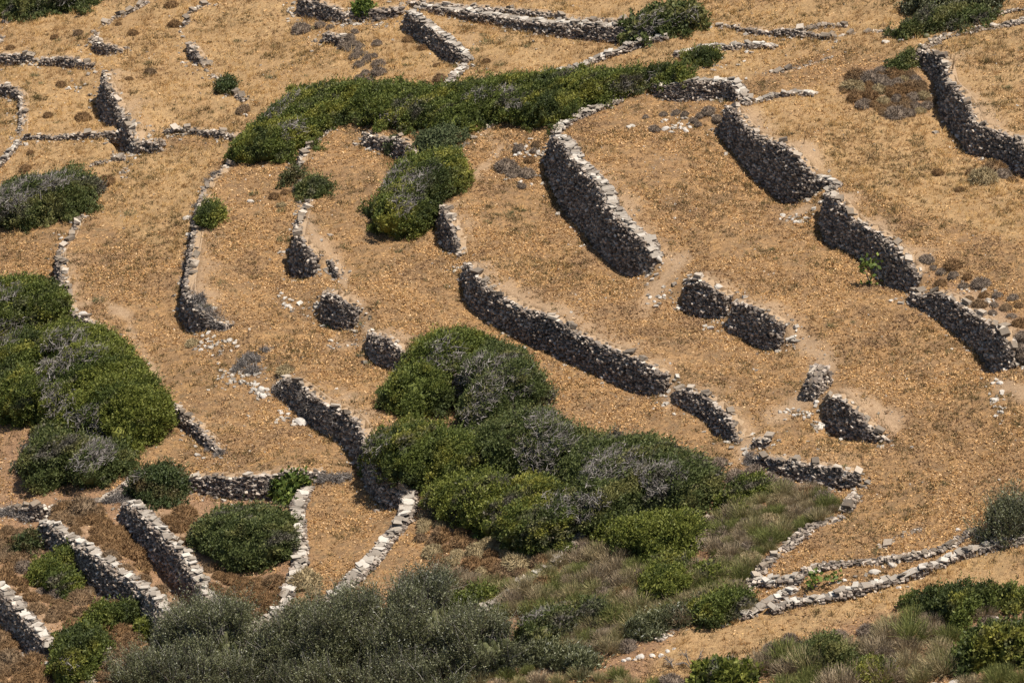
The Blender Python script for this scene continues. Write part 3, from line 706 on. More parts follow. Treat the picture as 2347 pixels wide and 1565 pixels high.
def bush(name, label, cat, mat, h, rmax, poly, twigs=(), per=520, L=.055, Wd=.028, group=None, dens=1.0, tw=105):
    poly = P2(poly); C, S = lumps_in(poly, h, rmax, dens)
    b = C.mean(0); root = empty(name, (b[0], b[1], float(zat(b[0], b[1]))), label, cat, group)
    lv = leafy(C, S, per, L, Wd); cr = core_of(C, S)
    q_, nq, _ = on_lumps(C, S, 13, 0)                                    # loose leafy sprays standing out of the outline
    q_, nq = q_[::2] if len(q_) > 9000 else q_, nq[::2] if len(q_) > 9000 else nq
    if len(q_):
        k_ = np.repeat(np.arange(len(q_)), 9); t__ = np.tile(np.linspace(.1, 1, 9), len(q_)); dq = unit(nq * .5 + WIND * .6 + np.array([0, 0, .35]) + rand_dir(len(q_)) * .45)
        cq = q_[k_] + dq[k_] * (t__ * rng.uniform(.2, .6, len(q_))[k_])[:, None] + rng.normal(0, .025, (len(k_), 3)); ld = unit(dq[k_] + rand_dir(len(k_)) * .7)
        l2 = quads(cq, ld * L, unit(np.cross(ld, rand_dir(len(k_)))) * Wd); lv = join([lv, l2])
    mesh('foliage', np.concatenate([lv[0], cr[0]]), [lv[1], cr[1] + len(lv[0])], mat, root)
    if twigs:
        for q in twigs:
            t_ = bare_twigs(C, S, [P2(q)], tw)
            if t_: mesh('bare_branches', t_[0], t_[1], M_GTWIG, root)
    # a few stout stems inside
    st = []
    for i in np.argsort(-S[:, 2])[:7]:
        g = np.array([C[i, 0], C[i, 1], zat(C[i, 0], C[i, 1]) - .1]); tp = C[i] + np.array([0, 0, S[i, 2] * .5])
        st.append(tube([g, (g + tp) / 2 + rand_dir(1)[0] * .06, tp], [.06, .045, .02], 5))
    v, f = join(st); mesh('stem', v, f, M_BARK, root)
    return root
# ------------------------------------------------------------------ evergreen bushes
B = 'bush'
bush('spreading_bush', 'huge low green bush stretching across the upper middle of the slope', B, M_GREEN, .95, .75,
 '525,372 540,332 590,292 620,257 680,217 760,203 850,199 960,207 1010,207 1070,201 1160,181 1280,176 1350,170 1430,173 1470,160 1540,156 1582,162 1590,180 1560,196 1490,197 1440,216 1400,236 1340,251 1290,287 1240,292 1180,282 1150,272 1060,300 1010,307 960,305 900,290 850,285 800,276 760,286 730,302 690,337 650,367 590,372',
 ['610,275 680,215 700,220 640,280', '640,300 690,280 700,310 650,330', '1060,215 1200,195 1190,215 1060,240', '1160,235 1200,225 1200,255 1165,255', '1430,190 1510,165 1520,180 1430,215', '880,265 930,255 920,285 880,285'], dens=1.6)
bush('evergreen_bush', 'green bush in the top left corner, cut by the picture edge', B, M_DGREEN, 1.2, .6, '20,42 30,12 40,-25 250,-25 225,2 190,16 120,30 60,42', ['130,-10 180,-20 175,10 140,12'])
bush('evergreen_bush', 'small green bush in the very top left corner beyond the stone edging', B, M_GREEN, .8, .4, '-20,25 -20,-20 24,-20 12,20 0,45')
bush('evergreen_bush', 'oval green bush on the left edge with a grey bare upper back', B, M_DGREEN, 1.3, .7, '-25,500 -25,455 0,443 40,420 110,409 170,408 215,420 220,448 190,480 120,507 60,522 0,517',
 ['-20,455 40,420 140,408 190,415 100,440 20,475 -20,490', '0,470 120,420 160,425 20,490'], tw=150)
bush('evergreen_bush', 'rounded green bush on the left edge above the biggest left bush', B, M_GREEN, 1.7, .8, '-25,740 -25,650 0,645 60,648 120,655 148,690 150,715 140,735 90,748 30,760 0,790', ['-20,660 40,655 60,670 0,700', '-20,730 60,725 20,790 -20,790'])
bush('evergreen_bush', 'biggest left bush, yellow-green and swept by wind, with grey bare streaks', B, M_YGREEN, 2.2, .85,
 '95,770 150,742 210,757 270,790 320,850 370,910 388,970 360,1008 310,1035 290,1040 220,1020 160,1010 110,980 90,930 80,860 85,800',
 ['95,830 200,800 250,810 140,870 95,900', '100,900 170,880 180,930 120,960', '150,950 230,930 240,985 170,1010', '110,770 190,760 200,790 100,810'], tw=120)
bush('evergreen_bush', 'bright green bush on the left edge leaning on the biggest left bush', B, M_GREEN, 1.7, .7, '-25,850 0,800 40,770 95,760 90,830 110,900 100,960 60,975 20,962 -25,945', ['-20,770 30,765 60,790 0,800'])
bush('evergreen_bush', 'dark lower skirt bush below the biggest left bush, with grey twigs', B, M_DGREEN, 1.6, .7, '50,1065 80,1010 110,975 170,1005 230,1020 295,1040 290,1070 240,1110 200,1118 165,1095 130,1120 80,1122', ['160,1070 190,1040 240,1030 270,1045 200,1085', '200,1000 260,1010 240,1050 190,1045'], tw=130)
bush('juniper_bush', 'round dark brownish-green juniper at the head of two lower-left walls', B, M_CONIFER, 1.5, .5, '298,1112 320,1090 350,1078 385,1078 412,1095 422,1115 412,1140 380,1156 340,1152 312,1138', ['300,1105 330,1088 330,1100 305,1115'])
bush('evergreen_bush', 'neat round green bush between two converging lower-left walls', B, M_DGREEN, 1.3, .7, '443,1222 460,1205 500,1187 570,1173 638,1180 664,1208 668,1262 640,1285 600,1302 552,1306 483,1266 445,1240', dens=1.3)
bush('evergreen_bush', 'sprawling dark bush with silver dead branches beside the short stepped wall, upper centre', B, M_GREEN, 1.7, .7, '848,490 882,450 905,395 940,370 1000,353 1045,350 1055,390 1075,415 1040,442 1000,470 998,500 960,537 910,542 850,527 875,505',
 ['890,460 930,410 1000,375 1010,390 950,440 900,475', '880,420 930,380 940,390 890,440', '905,480 980,420 970,450 915,500'], tw=150)
bush('evergreen_bush', 'dense dark bush in the centre, left half, above the cleft showing a wall', B, M_GREEN, 1.8, .75, '878,930 900,880 935,840 955,790 1000,768 1060,768 1130,788 1085,820 1040,855 1032,905 1008,950 960,962 910,945', ['960,840 1010,800 1050,790 1060,830 1030,855', '985,800 1030,775 1040,785 1000,815'], tw=110)
bush('evergreen_bush', 'dense wind-swept bush in the centre, right half, streaked with silver branches', B, M_DGREEN, 2.2, .8, '1060,850 1085,825 1130,790 1185,818 1220,860 1262,920 1230,940 1175,962 1130,1000 1075,1005 1055,950 1085,895',
 ['1065,850 1110,820 1180,825 1130,860 1080,880', '1080,900 1150,855 1210,850 1160,890 1100,930', '1060,950 1120,905 1140,920 1080,985', '1150,900 1220,880 1220,895 1160,920'], tw=140)
G1 = 'evergreen bushes of the lower centre thicket'
bush('evergreen_bush', 'bright green left lobe of the lower centre thicket, beside the thorn-buried wall', B, M_GREEN, 1.5, .7, '840,1040 870,1002 940,980 1000,985 1075,1005 1110,1050 1080,1095 1000,1115 930,1112 880,1095 842,1075', ['845,1030 880,1000 900,1015 860,1060', '850,1070 880,1060 880,1090 850,1080'], group=G1)
bush('evergreen_bush', 'darkest top lobe of the lower centre thicket, under the two central bushes', B, M_DGREEN, 1.7, .7, '1070,1005 1130,975 1180,955 1245,945 1295,985 1345,1002 1360,1040 1300,1090 1230,1100 1150,1090 1105,1050', ['1180,1010 1290,985 1330,1010 1280,1080 1200,1080', '1200,960 1260,955 1280,985 1220,990'], tw=150, group=G1)
bush('evergreen_bush', 'yellowish lower left lobe of the lower centre thicket', B, M_YGREEN, 1.7, .7, '978,1150 985,1120 1050,1105 1110,1090 1160,1100 1170,1150 1160,1200 1140,1232 1090,1218 1040,1195 1000,1178', group=G1)
bush('evergreen_bush', 'deep green bottom lobe of the lower centre thicket, above the brown cushions', B, M_GREEN, 1.5, .7, '1140,1180 1160,1130 1200,1100 1270,1110 1320,1150 1330,1210 1290,1245 1280,1268 1225,1277 1170,1250 1140,1225', ['1240,1140 1300,1130 1300,1180 1260,1190'], group=G1)
bush('evergreen_bush', 'dark right lobe of the lower centre thicket full of grey dead branches', B, M_DGREEN, 1.6, .7, '1290,1060 1350,1005 1420,1012 1480,1008 1545,1040 1605,1062 1640,1092 1642,1130 1590,1180 1480,1195 1390,1230 1320,1225 1300,1150',
 ['1350,1050 1440,1020 1480,1060 1400,1110 1340,1110', '1280,1150 1350,1120 1400,1150 1340,1200 1290,1190', '1450,1080 1540,1060 1580,1100 1500,1140'], tw=170, group=G1)
bush('evergreen_bush', 'yellow-green lower right lobe of the lower centre thicket, beside the crumbling wall end', B, M_YGREEN, 1.6, .7, '1355,1240 1400,1205 1480,1190 1570,1185 1605,1200 1595,1240 1560,1282 1520,1296 1480,1280 1420,1262', group=G1)
bush('evergreen_bush', 'small yellow-green bush cluster left of the two white-capped walls, lower left', B, M_YGREEN, .9, .4, '68,1336 85,1294 120,1286 150,1312 182,1330 172,1352 138,1366 112,1350')
bush('evergreen_bush', 'upright green bush growing against the face of the white-capped wall, lower left', B, M_GREEN, 1.8, .35, '134,1302 140,1268 156,1249 170,1262 178,1300 158,1316 142,1314')
bush('evergreen_bush', 'bright green bush behind the bend of the white-capped wall, bottom left', B, M_GREEN, 1.1, .45, '200,1430 222,1402 275,1396 312,1386 323,1410 288,1430 225,1440', group=None)
bush('evergreen_bush', 'tall rounded green bush at the bottom left beside the winding stone edge', B, M_GREEN, 1.8, .6, '132,1508 144,1462 180,1438 220,1446 233,1485 228,1522 197,1556 145,1566 118,1545', ['150,1510 180,1500 180,1540 150,1545'])
bush('evergreen_bush', 'small bush tucked against the lower end of the white-capped wall, bottom left', B, M_YGREEN, 1.0, .3, '317,1450 331,1422 345,1426 346,1458 330,1466')
bush('fig_bush', 'yellow-green fig bush at the right end of the camera-facing rubble wall', B, M_FIG, 1.2, .4, '630,1142 638,1110 688,1094 698,1113 676,1142 648,1154', per=160, L=.1, Wd=.07)
bush('evergreen_bush', 'yellow-green bush right of the thicket, under the sharp-cornered wall', B, M_YGREEN, 1.2, .45, '1645,1163 1668,1132 1698,1106 1745,1106 1758,1128 1715,1146 1680,1168')
bush('evergreen_bush', 'long green bush at the far right above the bottom right broom', B, M_GREEN, 1.2, .55, '2075,1388 2133,1370 2220,1356 2370,1364 2370,1380 2306,1390 2254,1400 2192,1440 2168,1418 2105,1400')
bush('evergreen_bush', 'vivid glossy bush in the bottom right corner', B, M_GREEN, 1.6, .5, '2205,1490 2237,1460 2278,1437 2370,1440 2370,1510 2289,1525 2237,1538 2185,1545', per=330, L=.08, Wd=.045)
bush('evergreen_bush', 'dark green dome among the broom at the bottom right', B, M_DGREEN, 1.2, .5, '1842,1496 1868,1471 1902,1470 1945,1498 1960,1525 1935,1540 1890,1530 1850,1512')
bush('evergreen_bush', 'low green bush between the two bottom right bushes near the white rocks', B, M_GREEN, .8, .4, '1940,1560 1960,1530 2010,1520 2045,1540 2040,1562 1980,1575')
bush('evergreen_bush', 'round dark bush at the bottom centre, above the short stone ledge', B, M_DGREEN, 1.4, .6, '1187,1460 1222,1418 1263,1402 1304,1411 1313,1439 1272,1475 1225,1486 1194,1478', ['1180,1450 1220,1415 1260,1395 1265,1405 1225,1430'])
bush('evergreen_bush', 'green bush left of the narrow slanting stone strip, bottom centre', B, M_GREEN, 1.0, .45, '1020,1398 1050,1370 1090,1358 1138,1366 1128,1384 1090,1396 1050,1412')
bush('evergreen_bush', 'yellow-green patchy bush in the broom scrub right of bottom centre', B, M_YGREEN, 1.2, .45, '1473,1366 1487,1320 1515,1301 1556,1318 1580,1352 1553,1372 1504,1380')
bush('evergreen_bush', 'low green bush just left of the lower stone strips, bottom right', B, M_GREEN, .9, .4, '1578,1398 1626,1370 1695,1366 1722,1380 1695,1402 1626,1438 1598,1424')
bush('evergreen_bush', 'small lime-green bush in the broom scrub near the curving stone edging', B, M_YGREEN, .9, .35, '1592,1318 1616,1298 1647,1312 1650,1332 1610,1336')
bush('evergreen_bush', 'mid green bush at the upper edge of the broom scrub under the round thicket', B, M_GREEN, .9, .4, '1480,1290 1520,1280 1560,1290 1580,1310 1530,1318 1490,1310')
bush('evergreen_bush', 'dark bush below the broom scrub near the bottom straw field', B, M_DGREEN, .9, .4, '1310,1400 1350,1385 1390,1400 1395,1425 1350,1435 1315,1425')
bush('evergreen_bush', 'dark green top right bush above the thick pale wall top', B, M_DGREEN, 1.4, .6, '2040,82 2086,58 2133,31 2185,20 2223,31 2280,42 2254,56 2185,66 2147,74 2130,80 2064,84')
bush('fig_tree', 'fig tree with grey bare branches at the right end of the parallel walls, top', 'tree', M_DGREEN, 1.7, .5, '1425,95 1450,65 1480,36 1530,22 1580,15 1605,35 1608,55 1590,70 1540,80 1480,92', ['1450,80 1480,40 1530,30 1530,60 1470,90', '1530,40 1590,25 1600,50 1540,60'], per=170, L=.09, Wd=.06, tw=90)
bush('evergreen_bush', 'small flat green bush below the thin slab line, upper right', B, M_GREEN, .6, .3, '1568,137 1600,124 1640,124 1646,140 1612,147')
bush('evergreen_bush', 'green bush at the top end of the winding wall on the right edge', B, M_DGREEN, .8, .35, '2036,160 2064,138 2095,121 2088,146 2058,162')
bush('evergreen_bush', 'small bright bush sitting on the thorn-topped long left wall', B, M_GREEN, 1.0, .35, '455,512 465,482 490,472 508,490 500,512 470,522')
bush('evergreen_bush', 'flat green bush above the upper triangular wall stub, left of centre', B, M_DGREEN, .7, .35, '680,436 720,415 755,430 742,448 695,453')
bush('small_tree', 'little lone round bush at the end of the buried stone line, upper left', 'tree', M_CONIFER, .9, .3, '498,212 503,196 518,188 533,196 532,212 516,217')
bush('small_tree', 'little dark conifer at the lower left edge', 'tree', M_CONIFER, 1.3, .25, '40,1265 55,1240 66,1220 76,1240 82,1262 64,1272', group=None)
bush('evergreen_bush', 'greyish green bush below the gap wall, under the large upper bush', B, M_GWEED, .8, .4, '955,335 975,312 1030,306 1062,320 1040,338 985,350')
bush('evergreen_bush', 'tiny green plant in the gap of the low ruined wall, upper centre', B, M_GWEED, .7, .2, '892,356 897,332 908,328 908,352')
bush('evergreen_bush', 'bright green plant in the dark corner of the walls at the top', B, M_FIG, .7, .25, '812,26 822,14 842,12 848,26 828,30', per=200, L=.08, Wd=.05)
bush('evergreen_bush', 'brownish green bush at the left tip of the inner terrace rubble', B, M_CONIFER, .6, .3, '655,410 668,394 684,398 682,416 662,420')
bush('evergreen_bush', 'grey-green leafy mound on the top edge right of the rust-brown field', B, M_OLIVE, 1.6, .5, '2075,22 2085,-15 2150,-25 2180,-10 2185,18 2130,28')
bush('evergreen_bush', 'pale olive mound on the top edge in the right corner', B, M_OLIVE, 1.6, .5, '2185,12 2200,-20 2290,-25 2310,0 2270,14 2225,20')
bush('evergreen_bush', 'silvery leafy bush beside the small heap-like wall at the bottom', B, M_OLIVE, .9, .35, '1440,1452 1470,1420 1530,1408 1590,1405 1600,1420 1540,1432 1500,1450 1460,1468', L=.08, Wd=.018)
bush('evergreen_bush', 'silvery leafy bush at the right foot of the bottom olive trees', B, M_OLIVE, .9, .35, '1190,1500 1230,1485 1290,1490 1345,1500 1370,1530 1330,1545 1260,1520 1200,1520', L=.08, Wd=.018)
bush('fig_bush', 'lime-green fig leaves beside bare branches at the bottom edge, right', B, M_YGREEN, .5, .22, '1580,1552 1610,1535 1660,1528 1700,1540 1725,1538 1730,1550 1680,1566 1600,1566', per=120, L=.11, Wd=.08)

# ------------------------------------------------------------------ olive trees
def olive(label, h, rmax, poly, shoots=55, group='olive trees along the bottom edge'):
    poly = P2(poly); C, S = lumps_in(poly, h, rmax * .85, .8); b = C.mean(0)
    g = np.array([b[0], b[1], float(zat(b[0], b[1]))]); root = empty('olive_tree', tuple(g), label, 'tree', group)
    p, nn, _ = on_lumps(C, S * np.array([1, 1, .96]), shoots, 0)
    m = len(p); kp = vnoise(p[:, 0] + p[:, 2] * .6, p[:, 1] + p[:, 2], .55, 51) > .4; p, nn = p[kp], nn[kp]; m = len(p); p = p - nn * rng.uniform(0, .45, m)[:, None]
    d = unit(nn * .6 + np.array([0.08, 0, .9]) + rand_dir(m) * .5); ln = rng.uniform(.3, .9, m) * rng.choice([1, 1, 1, 1.7], m)
    kk = 18; q = np.tile(np.linspace(.08, 1, kk), m); k = np.repeat(np.arange(m), kk)
    c = p[k] + d[k] * (ln[k] * q)[:, None] + rng.normal(0, .03, (m * kk, 3)); ld = unit(d[k] * .8 + rand_dir(m * kk) * .8)
    sd = unit(np.cross(ld, rand_dir(m * kk))); s_ = rng.uniform(.7, 1.2, m * kk)[:, None]
    lv = quads(c + ld * .03, ld * .05 * s_, sd * .015 * s_); cr = core_of(C, S, .5)
    mesh('crown', np.concatenate([lv[0], cr[0]]), [lv[1], cr[1] + len(lv[0])], M_OLIVE, root)
    st = strokes(p - d * .2, d, ln * 1.1, .008, .3); mesh('twigs', st[0], st[1], M_GTWIG, root)
    t_ = []
    tp0 = g + np.array([.1, 0, h * .35]); t_.append(tube([g - [0, 0, .3], g + [.05, 0, h * .18], tp0], [.24, .18, .15], 8))
    for i in np.argsort(-C[:, 2])[:10]:
        e = C[i]; mmid = (tp0 + e) / 2 + np.array([0, 0, -.15]); t_.append(tube([tp0 - [0, 0, .1], mmid, e], [.09, .06, .03], 5))
    v, f = join(t_); mesh('trunk', v, f, M_BARK, root)
olive('olive tree leftmost in the bottom group, over the end of two white-capped walls', 2.6, .8, '360,1500 372,1450 400,1420 440,1400 470,1395 510,1400 560,1395 575,1420 560,1450 565,1490 540,1525 470,1540 400,1535')
olive('low olive at the bottom edge, left of the bottom group', 1.7, .7, '255,1545 300,1520 370,1515 430,1535 540,1530 600,1560 560,1600 300,1600')
olive('biggest olive tree of the bottom group, in the middle', 3.4, .95, '560,1500 585,1465 620,1450 680,1420 720,1390 760,1375 820,1365 850,1380 850,1440 840,1500 800,1545 700,1560 600,1550')
olive('olive tree with tall feathery shoots right of the middle of the bottom group', 3.4, .85, '820,1400 850,1375 900,1362 940,1345 975,1325 1010,1335 1025,1370 1015,1420 1030,1460 1000,1520 920,1555 850,1545 830,1480')
olive('silvery olive tree rightmost in the bottom group', 2.6, .8, '1000,1440 1050,1415 1100,1425 1150,1440 1185,1470 1195,1510 1170,1540 1100,1555 1020,1550 990,1500')
olive('olive at the bottom edge in front of the bottom group', 1.8, .8, '600,1570 680,1545 800,1540 900,1540 1000,1545 1060,1570 1050,1610 620,1610')
olive('single round olive bush on the right edge beside two pale stone lines', 2.0, .6, '2247,1220 2268,1186 2306,1165 2370,1172 2370,1226 2306,1241 2256,1247', 60, None)

# ------------------------------------------------------------------ repeated small shrubs: prototypes copied one by one
def proto_mesh(name, parts, mat, cmat=None):
    v, f = join(parts); me = mesh(name, v, f, mat, obj=False); return me

def cushion_proto(n=900):
    d = rand_dir(n); d[:, 2] = np.abs(d[:, 2]) * 1.05 - .08
    d = unit(d); bump = .86 + .22 * (vnoise(d[:, 0] * 3 + 7, d[:, 1] * 3 + d[:, 2] * 2, .9, rng.integers(99)))
    p = d * bump[:, None] * np.array([1, 1, .8])
    s_ = strokes(p * .78, unit(d + rand_dir(n) * .45), rng.uniform(.14, .32, n), .02, .6)
    i = (ICO_V * np.array([.84, .84, .56]), np.c_[ICO_F, ICO_F[:, 2]])
    me = bpy.data.meshes.new('cushion_shrub')
    return s_, (ICO_V * np.array([.8, .8, .6]), ICO_F)

def mk_cushion(mat):
    s_, core = cushion_proto()
    return mesh('cushion_shrub', np.concatenate([s_[0], core[0]]), [s_[1], core[1] + len(s_[0])], mat, obj=False)
def mk_broom(mat, n=420):
    a = rng.uniform(0, 2 * math.pi, n); r = np.sqrt(rng.uniform(0, 1, n)) * .3
    p = np.stack([r * np.cos(a), r * np.sin(a), np.zeros(n) - .05], 1); el = rng.uniform(.35, 1.45, n)
    d = np.stack([np.cos(a) * np.cos(el), np.sin(a) * np.cos(el), np.sin(el)], 1)
    s1 = strokes(p, d, rng.uniform(.5, 1.15, n), .013, .35)
    m = n * 2; k = rng.integers(0, n, m); q = p[k] + d[k] * rng.uniform(.3, .85, m)[:, None]
    s2 = strokes(q, unit(d[k] + rand_dir(m) * .45 + np.array([0, 0, .3])), rng.uniform(.15, .4, m), .009, .3)
    v, f = join([s1, s2]); return mesh('broom_shrub', v, f, mat, obj=False)
def mk_weed(mat, n=90):
    a = rng.uniform(0, 2 * math.pi, n); r = np.sqrt(rng.uniform(0, 1, n)) * .6
    p = np.stack([r * np.cos(a), r * np.sin(a), np.zeros(n)], 1)
    s1 = strokes(p, unit(np.stack([np.cos(a) * .6, np.sin(a) * .6, np.ones(n)], 1) + rand_dir(n) * .35), rng.uniform(.25, .6, n), .02, .5)
    return mesh('weed_clump', s1[0], s1[1], mat, obj=False)
def mk_tangle(n=620):
    p = rng.normal(0, 1, (n, 3)); p = np.clip(p, -1.7, 1.7) * np.array([.36, .36, .18]); p[:, 2] = np.abs(p[:, 2])
    s1 = strokes(p, unit(rand_dir(n) + np.array([.15, .1, .1])), rng.uniform(.3, .9, n), .022, .7)
    return mesh('thorn_tangle', s1[0], s1[1], M_GTWIG, obj=False)
CUSH = [mk_cushion(M_CUSH) for _ in range(4)]; CGREY = [mk_cushion(M_CGREY) for _ in range(3)]; CTAN = [mk_cushion(M_CTAN) for _ in range(2)]
BROOM = [mk_broom(M_BROOM) for _ in range(4)] + [mk_broom(M_GBROOM) for _ in range(2)] + [mk_broom(M_BBROOM) for _ in range(2)]
WEED = [mk_weed(M_WEED) for _ in range(3)]; GWEED = [mk_weed(M_GWEED) for _ in range(3)]; TANG = [mk_tangle() for _ in range(4)]
def mk_rock(mat, flat):
    v = ICO_V.copy(); ax = rand_dir(9)
    for a_ in ax:                                                          # cut flat facets
        lim = random.uniform(.55, .85); d = v @ a_; v -= np.clip(d - lim, 0, None)[:, None] * a_
    v *= 1 + rng.normal(0, .03, (len(v), 1)); v *= np.array([1, .75, flat])
    return mesh('boulder', v, ICO_F, mat, obj=False)
ROCK = [mk_rock(M_PALE, .6) for _ in range(4)] + [mk_rock(M_SLAB, .5) for _ in range(4)] + [mk_rock(M_RAG, .4) for _ in range(3)]
GOLD = {}
def place(name, me, P, size, label, cat, group, sink=0, tilt=.15, rz=None, sz=None):
    if name not in GOLD:
        o = bpy.data.objects.new(name, me); GOLD[name] = o
    else:
        o = GOLD[name].copy(); o.data = me
    col.objects.link(o)
    o.location = (P[0], P[1], P[2] - sink * size)
    o.rotation_euler = (random.gauss(0, tilt), random.gauss(0, tilt), random.uniform(0, 6.28) if rz is None else rz)
    s = (size * random.uniform(.85, 1.15), size * random.uniform(.85, 1.15), (sz or size) * random.uniform(.85, 1.15)); o.scale = s
    tag(o, label, cat, group); return o

def spread(poly, rpx, dens=.75, tries=1400, lim=200):
    """dart-throwing inside a traced outline; radii in photograph pixels, foreshortened vertically"""
    poly = P2(poly); us = [p[0] for p in poly]; vs = [p[1] for p in poly]; out = []
    for _ in range(tries):
        u, v = random.uniform(min(us), max(us)), random.uniform(min(vs), max(vs))
        if not inpoly(np.array([u]), np.array([v]), poly)[0]: continue
        r = random.uniform(*rpx)
        if all(((u - a) ** 2 + ((v - b) / .6) ** 2) > (dens * (r + c)) ** 2 for a, b, c in out): out.append((u, v, r))
        if len(out) >= lim: break
    return out

def shrubs(name, meshes, cat, label, group, pts, sink=.08, flat=1.0, up=.25):
    if not pts: return
    A = np.array(pts); P = ground_at(A[:, 0], A[:, 1] + A[:, 2] * up); s = A[:, 2] / PPM(P) * (1.2 if name == 'cushion_shrub' else 1)
    if name == 'cushion_shrub':
        dm = np.array([np.hypot(WALL_XY[:, 0] - p[0], WALL_XY[:, 1] - p[1]).min() for p in P])
        m_ = dm > .45; P, s = P[m_], np.minimum(s, dm * .85)[m_]
    for p, r in zip(P, s): place(name, random.choice(meshes), p, float(r), label, cat, group, sink, .12, None, float(r) * flat)

CU, CUC = 'cushion_shrub', 'shrub'
shrubs(CU, CUSH, CUC, 'brown cushion shrub on the strip between the two white-capped lower-left walls', 'cushion shrubs between the two white-capped walls', spread('108,1172 180,1152 285,1160 300,1225 360,1300 435,1410 425,1470 385,1480 372,1380 280,1300 172,1222', (17, 34), .62))
shrubs(CU, CUSH, CUC, 'brown cushion shrub right of the second white-capped wall, around the round green bush', 'cushion shrubs around the round green bush', spread('345,1185 440,1168 440,1250 490,1300 550,1325 640,1318 652,1365 600,1415 520,1395 440,1300', (14, 34), .68))
shrubs(CU, CUSH + CGREY[:1], CUC, 'brown cushion shrub left of the white-capped wall with the bush, lower left', 'cushion shrubs left of the first white-capped wall', spread('-10,1205 85,1225 180,1345 300,1385 345,1470 250,1470 230,1425 125,1425 60,1410 0,1345', (14, 30), .72))
shrubs(CU, CUSH, CUC, 'brown cushion shrub in the bottom left corner', 'cushion shrubs of the bottom left corner', spread('-10,1450 40,1480 115,1530 115,1570 -10,1575', (16, 32), .7) + spread('250,1460 345,1490 330,1530 260,1560 235,1540', (16, 32), .7))
shrubs(CU, CTAN, CUC, 'golden-brown cushion shrub right of the straight white slab wall', 'cushion shrubs right of the straight white slab wall', [(700, 1330, 36), (720, 1355, 20), (690, 1310, 24), (735, 1375, 18), (690, 1385, 22), (520, 1385, 26)])
shrubs(CU, CUSH + CTAN, CUC, 'brown cushion shrub below the thicket, right of the broad white slab wall', 'cushion shrubs below the lower centre thicket', spread('965,1190 1010,1190 1080,1225 1180,1268 1300,1255 1260,1300 1190,1320 1090,1310 1010,1290 960,1240', (14, 34), .68))
shrubs(CU, CGREY, CUC, 'grey cushion shrub in the chain below the rubbly top wall', 'grey cushion shrubs chained down the upper field', [(813,72,11),(803,85,11),(792,103,16),(812,100,15),(826,105,11),(820,118,13),(836,122,10),(846,130,12),(858,128,10),(838,140,14),(868,146,16),(824,148,14),(812,130,12),(868,165,18),(838,168,14),(824,180,13),(845,182,12),(864,99,14),(800,112,10)])
shrubs(CU, CGREY + CTAN, CUC, 'large round tan-grey cushion shrub below the high wall at the top', 'round cushion shrubs below the high wall at the top', [(691,66,22),(724,46,17),(736,57,15),(745,36,9),(720,64,8),(757,64,11),(745,45,12)])
shrubs(CU, CGREY[:2] + CUSH + CTAN[:1], CUC, 'brown-grey shrub in the broad brush patch left of the winding right wall', 'shrubs of the brush patch left of the winding wall', spread('1928,205 1960,170 2040,158 2100,175 2138,215 2140,250 2060,265 1980,245', (13, 26), .6))
shrubs(CU, CGREY + CUSH[:1], CUC, 'brown shrub on the stony slope left of the tallest wall top', 'shrubs left of the tallest wall top', [(1160,380,24),(1180,392,16),(1205,395,20),(1240,360,14),(1215,365,12),(1190,340,14),(1230,330,12),(1175,400,14),(1250,380,12),(1195,425,12),(1225,345,10)])
shrubs(CU, CGREY, CUC, 'grey shrub among pale rocks inside the terrace below the corner wall', 'shrubs among the pale rocks below the corner wall', [(1640,228,13),(1625,255,16),(1645,270,14),(1605,265,12),(1590,275,11),(1520,262,10),(1500,295,14),(1550,258,12),(1570,262,10),(1640,290,12),(1480,268,8),(1600,285,9)])
shrubs(CU, CUSH + CTAN + CGREY, CUC, 'brown shrub near the right edge, below the foot of the winding wall', 'shrubs below the foot of the winding wall', [(2280,385,26),(2255,405,34),(2230,395,18),(2300,400,18),(2285,365,16),(2200,435,12),(2320,412,14),(2150,395,14)])
shrubs(CU, CUSH + CGREY, CUC, 'brown shrub on the slope above the lowest right-hand wall', 'shrubs above the lowest right-hand wall', spread('2110,575 2180,600 2347,690 2347,800 2330,810 2290,745 2150,655', (10, 22), 1.05))
shrubs(CU, CGREY, CUC, 'grey brush at the right edge behind the stepped stone butt', 'brush behind the stepped stone butt', [(2325, 815, 16), (2345, 812, 16), (2360, 818, 18)])
shrubs(CU, CUSH, CUC, 'brown cushion shrub at the left edge of the upper left fields', 'cushion shrubs dotted over the upper left fields', [(125,85,10),(180,75,12),(272,55,8),(305,75,12),(480,97,6),(25,110,10),(345,165,14),(190,268,20),(140,192,12),(245,415,20),(60,385,14),(70,350,10),(560,250,20),(400,55,16),(215,95,14),(395,10,16),(110,265,12),(295,180,10)])
shrubs(CU, CUSH + CTAN, CUC, 'brown rounded shrub against the long left wall or its rubble', 'rounded shrubs along the long left wall', [(442,785,18),(445,648,14),(655,850,22),(410,720,14),(660,845,18),(630,450,14),(645,470,12),(655,440,12)])
shrubs(CU, CUSH, CUC, 'dark brown shrub by the foot of the slab-capped slanting wall, top', 'dark brown shrubs by the slanting wall', [(1008,180,17),(975,195,8),(935,90,14),(968,110,12),(1000,150,10),(1078,183,8),(1115,140,10),(1148,98,8)])
BR, BRC = 'broom_shrub', 'shrub'
shrubs(BR, BROOM, BRC, 'olive-brown broom shrub on the slope right of bottom centre, below the thicket', 'broom shrubs below the thicket', spread('1340,1240 1420,1270 1500,1305 1610,1290 1705,1290 1712,1385 1600,1395 1540,1420 1440,1425 1410,1470 1310,1490 1270,1390 1140,1400 1200,1335', (24, 46), .46, 3500, 150), .05, 1.0, .5)
